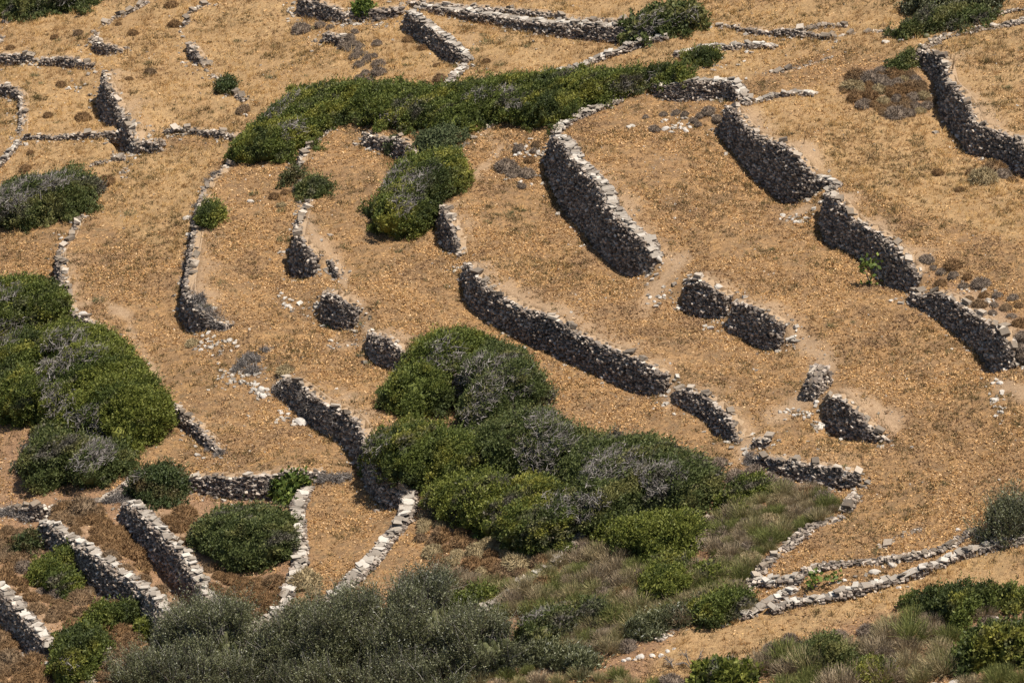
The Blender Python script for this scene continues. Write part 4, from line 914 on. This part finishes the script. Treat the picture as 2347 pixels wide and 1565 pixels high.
shrubs(BR, BROOM, BRC, 'olive-brown broom shrub left of the narrow slanting stone strip', 'broom shrubs left of the slanting stone strip', spread('1000,1300 1080,1310 1190,1325 1290,1255 1260,1300 1170,1345 1100,1395 1000,1375', (20, 36), .5), .05, 1.0, .5)
shrubs(BR, BROOM, BRC, 'broom shrub between the thicket and the curving stone edging, right of centre', 'broom shrubs inside the curving stone edging', spread('1640,1180 1690,1150 1760,1120 1850,1110 1925,1140 1925,1160 1850,1190 1780,1240 1720,1300 1640,1290 1620,1230', (20, 40), .46, 3500, 120), .05, 1.0, .5)
shrubs(BR, BROOM, BRC, 'tall broom shrub in the bottom right foreground', 'broom shrubs of the bottom right foreground', spread('1740,1510 1790,1480 1850,1465 1990,1470 2030,1420 2100,1400 2180,1435 2210,1490 2110,1545 2000,1555 1800,1575', (34, 64), .5, 2500, 80) + [(2290, 1540, 44), (2340, 1545, 40), (2220, 1555, 36), (2260, 1400, 30), (2200, 1380, 30)], .05, 1.0, .5)
shrubs(BR, BROOM, BRC, 'broom shrub along the bottom edge right of the olive trees', 'broom shrubs along the bottom edge', spread('1060,1550 1200,1530 1380,1530 1520,1560 1500,1590 1080,1590', (22, 36), .7), .05, 1.0, .5)
shrubs(CU, CGREY, CUC, 'grey twiggy shrub among the bottom right broom', 'grey twiggy shrubs of the bottom right', [(1770,1490,30),(1810,1465,22),(1990,1445,26),(1920,1455,24),(1700,1525,20),(2250,1445,24),(2270,1420,20),(2030,1500,26),(1580,1300,18),(1400,1440,22),(1440,1480,24),(1330,1330,26),(1370,1330,24),(1400,1340,24),(1310,1310,20),(1640,1195,26),(1660,1220,24),(1690,1090,26),(1650,1060,20),(1540,1560,26),(1760,1100,26),(1800,1110,24),(1730,1080,22)])
shrubs(CU, CTAN + CGREY + CUSH[:1], CUC, 'low tan or grey-brown shrub mixed into the broom scrub right of bottom centre', 'low shrubs mixed into the broom scrub', spread('1340,1250 1420,1275 1500,1310 1610,1295 1705,1295 1700,1380 1600,1395 1540,1420 1440,1425 1410,1470 1310,1480 1270,1390 1150,1395 1200,1335', (16, 32), .9, 900, 30) + spread('1650,1180 1760,1125 1900,1130 1850,1185 1780,1230 1720,1290 1640,1280', (14, 28), .9, 600, 22))
TA, TAC = 'thorn_tangle', 'dead brush'
shrubs(TA, TANG, TAC, 'grey dead thorn brush heaped on the long curving wall of the left', 'thorn brush on the long left wall', [(492,397,14),(478,412,12),(452,470,14),(449,500,16),(443,545,18),(437,580,20),(432,610,22),(430,645,24),(440,670,26),(455,690,26),(470,705,26),(488,722,26),(500,735,24),(515,742,20),(447,625,20),(425,655,16)], .1, 1.1, .2)
shrubs(TA, TANG, TAC, 'grey dead thorn brush smothering the bent wall above the broad white slab wall', 'thorn brush on the bent wall', [(640,885,20),(660,880,26),(685,890,28),(705,905,30),(725,920,30),(750,935,30),(770,950,30),(795,960,28),(815,965,24),(650,905,24),(680,915,26),(710,935,26),(735,950,24),(810,1000,18),(845,1080,18),(900,1125,18),(765,1095,28),(795,1090,24),(745,1095,22)], .1, 1.1, .2)
shrubs(TA, TANG, TAC, 'grey dead brush at the left end of the sharp-cornered wall, lower right', 'thorn brush on the sharp-cornered wall', [(1722,1045,20),(1738,1055,20),(1760,1052,18),(1780,1060,18),(1800,1062,16),(1715,1060,18)], .1, 1.1, .2)
shrubs(TA, TANG, TAC, 'grey dead brush on the rubble slope between the two thorny walls, left of centre', 'dead brush on the rubble slope', [(560,830,24),(580,845,24),(545,845,20),(590,820,22),(800,712,20),(570,815,18),(610,800,18),(480,1030,16),(505,1040,20),(490,1010,16)], .1, 1.0, .2)
shrubs(TA, TANG, TAC, 'dark dead growth on the camera-facing rubble wall, lower left', 'dead growth on the rubble wall', [(500,1120,20),(560,1115,24),(590,1105,20),(620,1110,20),(455,1110,22),(690,1100,16),(270,1140,24),(290,1150,18),(250,1145,18),(30,1170,26),(60,1180,24),(0,1175,24)], .1, 1.0, .2)

# weeds dotted over the fields
def on_field(n, boxes, keepz=None):
    out = []
    for (u0, v0, u1, v1), k in zip(boxes, n):
        out += [(random.uniform(u0, u1), random.uniform(v0, v1), random.choice((8, 10, 13, 17, 22)) * random.uniform(.8, 1.2)) for _ in range(k)]
    return out
WE = 'weed_clump'
shrubs(WE, WEED + GWEED[:1], 'weed', 'olive-brown weed tuft in the grass of the upper left fields', 'weed tufts of the upper left fields', on_field((22, 15, 12), ((0, 40, 230, 290), (250, 60, 560, 290), (560, 20, 700, 190))), 0, .8, 0)
shrubs(WE, WEED + GWEED, 'weed', 'weed tuft in the straw field below the parallel walls, top centre', 'weed tufts of the top centre field', on_field((10, 9), ((1040, 80, 1300, 185), (700, 80, 1000, 190))), 0, .8, 0)
shrubs(WE, WEED, 'weed', 'brown weed tuft in the field right of the tall terrace wall, upper right', 'weed tufts of the upper right field', on_field((42, 18), ((1740, 240, 2120, 420), (1960, 420, 2340, 560))), 0, .8, 0)
shrubs(WE, WEED + GWEED[:1], 'weed', 'weed tuft in the pale field beyond the winding wall, right edge', 'weed tufts beyond the winding wall', on_field((20,), ((2230, 90, 2347, 290),)), 0, .8, 0)
shrubs(WE, GWEED + WEED, 'weed', 'small weed tuft among the orange litter of the middle terraces', 'weed tufts of the middle terraces', on_field((14, 14, 18, 14, 22, 20), ((200, 480, 420, 780), (470, 420, 660, 740), (730, 500, 1040, 760), (1080, 400, 1260, 600), (1300, 300, 1800, 600), (1900, 700, 2250, 1150))), 0, .8, 0)
shrubs(WE, GWEED, 'weed', 'bright green weed bush by the stones of the left-centre terraces', 'green weed bushes of the left-centre terraces', [(645,480,18),(790,935,16),(832,738,16),(830,810,20),(845,830,16),(620,845,14),(670,778,12),(805,1020,16),(855,1115,18),(96,190,12),(82,220,10),(67,190,7),(108,590,10),(870,1255,14),(855,1262,14),(1935,1065,12),(2010,1260,20),(1925,1283,16),(1950,1278,10)], 0, 1.0, .3)
shrubs(WE, WEED, 'weed', 'ginger weed tuft in the strip of the big right-hand terrace', 'ginger weed tufts of the right-hand terrace', [(1715,425,16),(1720,440,10),(1755,465,16),(2235,910,16),(1700,460,8),(1840,520,10)], 0, .9, .2)

# ------------------------------------------------------------------ loose stones and boulders
BO = 'boulder'
SMALL = []
def stones(label, group, pts, kinds=None, up=.2):
    if group:
        SMALL.extend(q for q in pts if q[2] < 5.2); pts = [q for q in pts if q[2] >= 5.2]
        if not pts: return
    A = np.array(pts, float); P = ground_at(A[:, 0], A[:, 1] + A[:, 2] * up); s = A[:, 2] / PPM(P) * 1.15
    for p, r in zip(P, s): place(BO, random.choice(kinds or ROCK), p, float(r), label, 'stone', group, .15, .25)
def heap(cu, cv_, ru, rv, n, lo, hi):
    return [(cu + random.gauss(0, ru * .5), cv_ + random.gauss(0, rv * .5), random.uniform(lo, hi) * random.choice((.7, 1, 1))) for _ in range(n)]
pale = ROCK[:4]; slab = ROCK[4:8]
stones('pale fallen stone in the long rubble spill between the two thorny walls', 'stones of the long rubble spill', [(532,858,10),(532,872,10),(478,762,8),(450,768,5),(467,768,8),(462,785,8),(460,800,8),(528,777,11),(540,785,9),(545,792,8),(500,832,6),(515,850,6),(508,850,5),(558,860,9),(570,858,9),(560,872,9),(600,890,12),(590,880,10),(605,905,12),(595,900,10),(580,890,8),(500,868,6)] + heap(490, 790, 44, 22, 46, 3, 5) + heap(550, 865, 55, 28, 70, 3, 5.1) + heap(600, 900, 24, 16, 30, 3, 5), ROCK[:8])
stones('white fallen stone below the thorn-buried bent wall, left of centre', 'stones below the bent wall', [(645,945,8),(660,948,8),(635,960,6),(650,962,7),(690,965,18),(675,970,12),(640,940,6)] + heap(655, 962, 30, 14, 12, 3, 6), pale + slab)
stones('white stone in the small pile on the terrace left of centre', 'small white stone pile left of centre', [(645,672,7),(652,682,6),(660,700,8),(668,705,7),(650,696,6),(640,680,5)] + heap(655, 695, 18, 18, 14, 3, 6), pale + slab)
stones('pale rubble in the fan left of the dark wedge-shaped wall', 'rubble fan left of the wedge-shaped wall', [(1843,955,7),(1808,938,7),(1830,948,7),(1855,945,7),(1872,920,10),(1820,950,6)] + heap(1830, 945, 45, 14, 24, 3, 6), ROCK[:8])
stones('pale stone below the gap at the end of the tall terrace wall, right of centre', 'stones below the tall terrace wall', [(1795,492,10),(1835,505,11),(1822,508,8),(1848,498,8),(1790,500,6)] + heap(1820, 500, 30, 10, 14, 3, 6), ROCK[:8])
stones('stone lying in the gap below the tallest terrace wall', 'stones below the tallest terrace wall', [(1490,680,8),(1522,676,7),(1500,690,6),(1628,750,13),(1615,755,7),(1512,590,11)] + heap(1510, 680, 25, 10, 8, 3, 5), slab + pale)
stones('pale stone tumbled below the stepped stone butt, right edge', 'stones below the stepped stone butt', [(2250,848,7),(2262,852,7),(2252,865,7),(2278,876,8),(2292,876,9),(2296,895,10),(2280,915,13),(2293,943,11),(2283,955,5),(2272,920,6),(2260,885,7),(2285,870,5)] + heap(2285, 925, 25, 40, 14, 3, 5), slab + pale)
stones('pale stone in the scattered patch above the lowest right-hand wall', 'stones above the lowest right-hand wall', heap(2240, 660, 40, 18, 24, 3, 8) + heap(2270, 690, 20, 14, 10, 3, 8), slab)
stones('pale rock in the stony patch below the corner wall, right of centre', 'rocks of the stony patch below the corner wall', [(1440,290,10),(1450,287,10),(1525,295,12),(1540,300,10),(1560,292,10)] + heap(1545, 290, 50, 14, 22, 3, 8) + heap(1560, 270, 40, 12, 10, 3, 6), pale + slab)
stones('pale stone on the slope left of the tallest wall top', 'stones on the slope left of the tallest wall top', [(1182,355,9),(1190,350,7)] + heap(1210, 350, 45, 25, 26, 3, 8) + heap(1200, 410, 60, 20, 18, 3, 6), slab + pale)
stones('white boulder at the upper end of the curving stone strip', None, [(1425, 217, 16)], pale)
stones('white boulder under the right part of the huge low bush', None, [(1146, 265, 9)], pale)
stones('pale boulder at the left tip of the inner terrace', None, [(748, 298, 12)], slab)
stones('pale boulder beside the rubble left of the inner terrace', None, [(690, 414, 13)], slab)
stones('pale boulder standing alone in the terrace left of the inner rubble', None, [(575, 461, 9)], pale)
stones('flat pale stone on the thorn-topped long left wall, beside the small bright bush', None, [(480, 462, 10)], pale)
stones('pale stone left of the thorn-topped long left wall', None, [(428, 499, 12)], slab)
stones('big flat stone on the thorny lower end of the long left wall', None, [(491, 704, 10)], slab)
stones('whitish block on the slender left field wall', None, [(190, 720, 12)], pale)
stones('pale block crowning the right end of the broken dark wall', None, [(1788, 742, 13)], pale)
stones('pale block on the top of the broken dark wall, middle', None, [(1648, 657, 11)], slab)
stones('rounded boulder above the round juniper', None, [(318, 1090, 11)], slab)
stones('pale stone beside the right edge of the dense central bush', None, [(1243, 941, 12)], pale)
stones('grey upright block at the left end of the upper pale stone line', None, [(1852, 1300, 15)], slab)
stones('white block standing at the right of the upper pale stone line', None, [(2196, 1213, 9)], pale)
stones('bright white boulder on the right edge, beside the long green bush', None, [(2281, 1416, 15)], pale)
stones('grey boulder on the right edge behind the bright white boulder', None, [(2322, 1386, 13)], slab)
stones('flat slab on the rim of the tallest dark terrace wall', None, [(1375, 450, 14)], slab)
stones('large squared stone at the corner end of the sharp-cornered wall', None, [(1957, 1128, 12)], slab)
stones('lichen-stained rock at the bottom edge, widest of the row', None, [(2190, 1562, 30)], pale)
stones('lichen-stained rock at the bottom edge, between the broom and the widest rock', None, [(2140, 1566, 15)], pale)
stones('lichen-stained rock at the bottom edge, left of the row', None, [(1960, 1568, 26)], pale)
stones('low rock at the bottom edge, right of the widest rock', None, [(2268, 1574, 26)], pale)
stones('small rock at the bottom edge, leftmost of the row', None, [(1835, 1572, 16)], pale)
stones('whitish rock in the pile where the straw field begins, bottom right', 'rocks where the straw field begins', [(1468,1502,15),(1495,1500,10),(1515,1500,11),(1440,1508,9),(1430,1512,7),(1530,1490,8),(1545,1485,6),(1455,1510,7)], pale)
stones('brown fallen stone below the wall end in the bottom left corner', 'fallen stones in the bottom left corner', heap(108, 1505, 22, 18, 22, 4, 8), ROCK[8:])
stones('small white stone in the thin line across the bottom right straw field', 'stones of the thin line in the straw field', [(1660,1432,9),(1668,1428,7),(1695,1418,4),(1725,1413,5),(1735,1411,4),(1760,1405,4),(1830,1383,9),(1822,1386,6),(1880,1375,4),(1935,1370,8),(1950,1367,6),(2020,1358,4),(2060,1345,8),(2080,1345,4),(2200,1330,4),(1770,1402,4),(1700,1417,4)], pale)
stones('pale boulder between the two pale stone lines, lower right', 'boulders between the two pale stone lines', [(2003,1307,16),(2025,1296,9),(2047,1290,14),(2060,1285,9),(1985,1318,5),(1960,1322,5),(1920,1332,9),(1935,1328,8),(2075,1280,8),(2000,1310,10)], pale + slab)
stones('loose stone in the leaning heap on the curved wall, upper left', 'leaning slab heap of the upper left', [(240,112,11),(250,115,10),(262,117,12),(232,100,8),(272,120,8),(225,92,8),(248,106,9)], slab + ROCK[8:])
stones('loose stone under the high wall and rubbly wall at the top', 'loose stones below the top walls', heap(800, 55, 30, 8, 18, 3, 6) + heap(668, 25, 10, 20, 14, 3, 6) + heap(860, 58, 50, 6, 14, 3, 5), ROCK[:8])
stones('small pale stone scattered on the slope above the large bush, upper right', 'scattered stones of the upper right slope', [(1712,118,7),(1722,122,5),(1757,112,5),(1705,140,6),(1710,182,5),(2032,95,11),(2065,92,8),(2095,85,9),(1655,130,8),(1600,150,7),(1570,142,6)] + heap(1640, 155, 60, 14, 16, 2, 5), ROCK[:8])
stones('loose stone by the crumbling dark walls of the upper left', 'loose stones of the upper left walls', heap(165, 205, 25, 14, 16, 2, 5) + heap(265, 358, 15, 6, 6, 3, 6) + heap(280, 400, 14, 14, 10, 3, 6) + [(310,362,6),(303,378,5),(560,262,6),(566,266,5),(228,262,5),(53,148,9),(60,145,7)], ROCK[:8])
stones('loose stone at the foot of the longest terrace wall', 'loose stones at the foot of the longest wall', [(1130,748,6),(1172,760,6),(1240,800,6),(1250,803,5),(1050,612,9),(1043,620,7),(1520,925,10),(1500,935,6),(1545,950,5),(1310,520,8),(1318,530,6),(1385,570,7),(1735,850,5),(1727,848,4)], slab)
stones('loose stone in the rubble by the triangular wall stubs, left of centre', 'loose stones by the triangular wall stubs', heap(690, 520, 18, 30, 18, 3, 7) + heap(650, 580, 14, 14, 8, 3, 6) + heap(760, 790, 20, 12, 10, 3, 6) + heap(740, 700, 14, 14, 8, 3, 5), ROCK[:8])

A = np.array(SMALL); P = ground_at(A[:, 0], A[:, 1]); s = A[:, 2] / PPM(P) * 1.1
Q = []
for px_, py_ in ((rng.uniform(-32, 32, 60000), rng.uniform(-42, 52, 60000)),):
    kz = zat(px_, py_, dirt) * .30 + zat(px_, py_, zoneB) * .06 + .022 + .25 * (vnoise(px_, py_, 2.2, 61) > .80); k_ = rng.uniform(0, 1, len(px_)) < kz
    Q.append(np.stack([px_[k_], py_[k_], zat(px_[k_], py_[k_])], 1))
for (kind, cap, th, label, pts), G in zip(WALLS, wall_geo):
    if G is None: continue
    T = tangents(G); N = np.stack([-T[:, 1], T[:, 0]], 1); L_ = len(G) * .12
    i_ = rng.integers(0, len(G), int(L_ * 3)); o_ = -rng.exponential(.22, len(i_)) - .12
    x_, y_ = G[i_, 0] + N[i_, 0] * o_, G[i_, 1] + N[i_, 1] * o_; Q.append(np.stack([x_, y_, zat(x_, y_)], 1))
    for e_, sg in ((0, -1), (-1, 1)):                                      # spill at the broken ends
        m_ = int(np.clip((G[e_, 2] - G[e_, 3]) * 26, 4, 40)); x_ = G[e_, 0] + T[e_, 0] * sg * rng.exponential(.35, m_) + rng.normal(0, .3, m_); y_ = G[e_, 1] + T[e_, 1] * sg * rng.exponential(.35, m_) + rng.normal(0, .3, m_)
        Q.append(np.stack([x_, y_, zat(x_, y_)], 1))
nb_ = sum(len(q) for q in Q[1:]); n0_ = len(Q[0])
Q = np.concatenate(Q); P = np.concatenate([P, Q]); s = np.concatenate([s, rng.choice([.02, .03, .045, .07], n0_, p=[.45, .35, .15, .05]), rng.choice([.04, .06, .085, .13], nb_, p=[.4, .3, .2, .1])]); n = len(P)
an = rng.uniform(0, 6.28, n); T_, N_, U_ = frames(np.stack([np.cos(an), np.sin(an)], 1), np.zeros(n), rng.normal(0, .3, n), rng.normal(0, .3, n))
v, f = blocks(P + np.array([0, 0, .01]), T_, N_, U_, np.stack([s, s * rng.uniform(.6, .9, n), s * rng.uniform(.3, .6, n)], 1), .25)
tag(mesh('rubble_stones', v, f, M_SLAB), 'small pale stones and pebbles strewn over the slope', 'pebbles', None, 'stuff')

# ------------------------------------------------------------------ sapling, dry stalks, dead branches, ladder frames
def sapling(label, base_px, top_px, leaves, group=None, fig=True):
    b = ground_at(*base_px)[0]; ppm = float(PPM(b)); hgt = (base_px[1] - top_px[1]) / ppm / CP
    lx = (top_px[0] - base_px[0]) / ppm; root = empty('fig_sapling', tuple(b), label, 'young tree', group)
    t = b + np.array([lx, 0, hgt]); v, f = tube([b - [0, 0, .05], b + (t - b) * .5 + [.03, .02, 0], t], [.035, .028, .014], 6); mesh('stem', v, f, M_BARK, root)
    parts = []
    for du, dv, n, sp in leaves:
        c = b + np.array([(du) / ppm, rng.uniform(-.1, .1), -dv / ppm / CP]); p = c + rng.normal(0, 1, (n, 3)) * sp
        d = rand_dir(n); parts.append(quads(p, d * .11, unit(np.cross(d, rand_dir(n))) * .075))
    v, f = join(parts); mesh('leaves', v, f, M_FIG, root)
sapling('young fig sapling with a bare grey stem in front of the long dark right-hand wall', (1996, 655), (1975, 612), [(-14, -58, 22, .12), (4, -50, 34, .16), (-22, -40, 10, .1), (-2, -4, 24, .16), (4, 6, 14, .12)])
sapling('small green sapling beside the grey upright block, lower right', (1868, 1345), (1866, 1318), [(-8, -14, 20, .16), (10, -18, 24, .2), (0, -28, 16, .14), (40, -26, 14, .14), (48, -16, 10, .12)])
def stalk(label, u, v, hpx, group):
    b = ground_at(u, v)[0]; h = hpx / float(PPM(b)) / CP; n = 10
    P = [tube([b - [0, 0, .05], b + [.02, 0, h * .5], b + [.06, 0, h]], [.02, .016, .008], 5)]
    for k in range(n):
        z = h * random.uniform(.3, .98); q = b + np.array([.06 * z / h, 0, z]); d = unit(rng.normal(0, 1, 3) + np.array([0, 0, .8])); P.append(tube([q, q + d * .08, q + d * .14], [.008, .007, .01], 4))
    vv, f = join(P); o = mesh('dry_stalk', vv - b, f, M_CUSH); o.location = b; tag(o, label, 'dry plant', group)
for u, v, h in ((2156, 128, 24), (2177, 142, 18), (2184, 160, 22), (2181, 178, 44)): stalk('tall dark dry flower stalk behind the top of the winding right wall', u, v, h, 'dry stalks behind the winding wall')
for u, v, h in ((292, 128, 26), (300, 132, 30), (284, 135, 18)): stalk('dark dry stalk beside the leaning slab heap, upper left', u, v, h, 'dry stalks beside the slab heap')
for u, v, h in ((600, 815, 32), (586, 800, 24), (568, 775, 20), (615, 830, 22)): stalk('dry stalk on the rubble slope left of centre', u, v, h, 'dry stalks on the rubble slope')
for u, v, h in ((1830, 300, 14), (1842, 330, 18), (1990, 370, 16), (1730, 1085, 14), (903, 160, 12), (1213, 100, 18)): stalk('thin dry stalk standing alone in a straw field', u, v, h, 'single dry stalks in the fields')
def deadbranch(label, u, v, hpx):
    b = ground_at(u, v)[0]; h = hpx / float(PPM(b)) / CP; P = []
    def grow(p, d, l, r, lev):
        q = p + d * l; mid = (p + q) / 2 + rng.normal(0, .04, 3) * l * 2; P.append(tube([p, mid, q], [r, r * .85, r * .65], 5))
        if lev:
            for _ in range(3): grow(p + (q - p) * random.uniform(.5, 1), unit(d + rng.normal(0, .55, 3)), l * random.uniform(.5, .75), r * .6, lev - 1)
    for _ in range(3): grow(b - np.array([0, 0, .05]), unit(np.array([random.gauss(0, .6), random.gauss(0, .4), 1])), h * .5, .022, 3)
    vv, f = join(P); o = mesh('dead_branches', vv - b, f, M_GTWIG); o.location = b; tag(o, label, 'dead brush', 'bare branches along the bottom edge')
deadbranch('bare grey branches rising beside the lime-green fig leaves, bottom edge', 1665, 1545, 60)
deadbranch('bare grey branches left of the lime-green fig leaves, bottom edge', 1590, 1530, 48)
deadbranch('bare grey branches in the rocks where the straw field begins', 1545, 1530, 40)
M_RUST, n_, b_ = newmat('rust_painted_metal'); n_.links.new(ramp(n_, noise(n_, 20), [(.3, (.22, .07, .05)), (.7, (.32, .13, .1))]), b_.inputs['Base Color'])
M_WHITE, n_, b_ = newmat('white_painted_wood'); n_.links.new(ramp(n_, noise(n_, 20), [(.3, (.6, .58, .56)), (.7, (.78, .77, .75))]), b_.inputs['Base Color'])
def ladder(label, u, v, hpx, wpx, mat, rungs):
    b = ground_at(u, v)[0]; ppm = float(PPM(b)); h = hpx / ppm / CP; wd = wpx / ppm
    root = empty('ladder', tuple(b), label, 'ladder'); lean = np.array([0, .22 * h, h])
    for sx in (-1, 1):
        p = b + np.array([sx * wd / 2, 0, 0]); vv, f = tube([p, p + lean * .5, p + lean], [.03, .03, .03], 6); mesh('rail', vv, f, mat, root)
    for k in range(rungs):
        c = b + lean * ((k + .5) / rungs); vv, f = tube([c - [wd / 2, 0, 0], c, c + [wd / 2, 0, 0]], [.022] * 3, 6); mesh('rung', vv, f, mat, root)
ladder('white ladder-like frame on the lit step of the winding right wall', 2226, 280, 18, 6, M_WHITE, 4)
ladder('rust-red frame just above the white ladder on the winding right wall', 2224, 262, 18, 5, M_RUST, 3)

# ------------------------------------------------------------------ dry litter and grass (uncountable)
def scatter(n, zone_w, margin=260):
    """random ground points in view, kept with probability zone_w"""
    x = rng.uniform(X0 + 6, X1 - 6, n); y = rng.uniform(Y0 + 4, Y1 - 4, n); z = zat(x, y)
    u, v, _ = proj(np.stack([x, y, z], -1)); ok = (u > -margin) & (u < PW + margin) & (v > -margin) & (v < PH + margin)
    x, y, z = x[ok], y[ok], z[ok]
    k = (rng.uniform(0, 1, len(x)) < zone_w(x, y)) & ok_slope(x, y); return np.stack([x[k], y[k], z[k]], 1)
dz = lambda x, y: zat(x, y, dirt)
SLOPE = np.hypot(*np.gradient(Z, DX)); ok_slope = lambda x, y: zat(x, y, SLOPE) < .75
mask = lambda x, y: np.clip(1 - 1.15 * dz(x, y), .02, 1) * (1 - .80 * zat(x, y, zoneG)) * (1 - .72 * zat(x, y, zoneB))
patch = lambda x, y: np.clip(2.6 * (.6 * vnoise(x, y, 2.4, 32) + .4 * vnoise(x, y, 1.0, 31)) - .62, .08, 1)
Q = scatter(560000, lambda x, y: mask(x, y) * patch(x, y))                 # curled dry plants: leaves in small rosettes
kq = np.repeat(np.arange(len(Q)), 6); rq = rng.uniform(.6, 1.3, len(Q)); d = unit(rand_dir(len(kq)) * [1, 1, .5] + [0, 0, .35])
PA = Q[kq] + d * (.055 * rq[kq])[:, None]; LA = .055 * rq[kq]
P1 = scatter(1300000, lambda x, y: mask(x, y) * (.25 + .6 * patch(x, y)))
d1 = rand_dir(len(P1)); d1[:, 2] *= .6; d1 = unit(d1); P1[:, 2] += rng.uniform(0, .06, len(P1))
P = np.concatenate([PA, P1]); d = np.concatenate([d, d1]); LL = np.concatenate([LA, .045 * rng.uniform(.6, 1.3, len(P1))])[:, None]
n = len(P); sd = unit(np.cross(d, rand_dir(n)))
v, f = quads(P, d * LL, sd * LL * rng.uniform(.25, .45, n)[:, None])
tag(mesh('dry_leaf_litter', v, f, M_LITTER), 'curled orange dry leaves covering the terrace floors', 'dry leaves', None, 'stuff')
print('litter', n)
Q = scatter(150000, lambda x, y: np.clip(1 - 1.1 * dz(x, y), .06, 1) * (.16 + .84 * zat(x, y, zoneG)) * (1 - .7 * zat(x, y, zoneB)) * np.clip(1.9 * vnoise(x, y, .9, 33) * (.35 + vnoise(x, y, 3.1, 34)) - .1, 0, 1))
P1 = scatter(500000, lambda x, y: np.clip(1 - 1.1 * dz(x, y), .04, 1) * (.08 + .6 * zat(x, y, zoneG)) * (1 - .6 * zat(x, y, zoneB)))
kq = np.repeat(np.arange(len(Q)), 9); hq = rng.uniform(.55, 1.35, len(Q))
P = np.concatenate([Q[kq] + rng.normal(0, .05, (len(kq), 3)) * [1, 1, 0], P1]); hh = np.concatenate([hq[kq], np.full(len(P1), .6)])
n = len(P); d = unit(np.array([.25, .1, .75]) + rand_dir(n) * .6); d[:, 2] = np.abs(d[:, 2])
v, f = strokes(P - [0, 0, .02], d, rng.uniform(.14, .34, n) * hh, .0085, .6)
tag(mesh('dry_grass', v, f, M_STRAW), 'straw-coloured dry grass over the fields', 'grass', None, 'stuff')
print('grass', n)
Q = scatter(110000, lambda x, y: np.clip(1 - 1.2 * dz(x, y), 0, 1) * (1 - .5 * zat(x, y, zoneB)) * np.clip(3.2 * (vnoise(x, y, 2.2, 71) * .6 + vnoise(x, y, .7, 72) * .4) - 1.42, 0, 1))
for G in wall_geo:
    if G is None: continue
    T = tangents(G); N = np.stack([-T[:, 1], T[:, 0]], 1); i_ = rng.integers(0, len(G), int(len(G) * .5)); o_ = np.where(rng.uniform(0, 1, len(i_)) < .7, -rng.uniform(.2, .6, len(i_)), rng.uniform(.5, 1.1, len(i_)))
    x_, y_ = G[i_, 0] + N[i_, 0] * o_, G[i_, 1] + N[i_, 1] * o_; k_ = vnoise(x_, y_, 1.1, 88) > .5; Q = np.concatenate([Q, np.stack([x_, y_, zat(x_, y_)], 1)[k_]])
kq = np.repeat(np.arange(len(Q)), 12); P = Q[kq] + rng.normal(0, .08, (len(kq), 3)) * [1, 1, 0]; n = len(P)
d = unit(np.array([.1, 0, .55]) + rand_dir(n) * .8); d[:, 2] = np.abs(d[:, 2])
v, f = strokes(P - [0, 0, .02], d, rng.uniform(.09, .26, n), .012, .6)
tag(mesh('low_dry_weeds', v, f, M_WEED), 'patches of low brown and olive dry weeds in the fields', 'weeds', None, 'stuff')
P = scatter(520000, lambda x, y: np.clip(1 - 1.2 * dz(x, y), 0, 1) * (.02 + .8 * zat(x, y, zoneB)) * np.clip(.1 + 1.2 * vnoise(x, y, .8, 35), 0, 1))
n = len(P); d = unit(np.array([.1, 0, .5]) + rand_dir(n) * .8); d[:, 2] = np.abs(d[:, 2])
v, f = strokes(P - [0, 0, .02], d, rng.uniform(.08, .24, n), .011, .6)
tag(mesh('dry_scrub_undergrowth', v, f, M_CUSH), 'brown twiggy undergrowth covering the scrub ground', 'undergrowth', None, 'stuff')
print('scrub', n, 'objects', len(bpy.data.objects))
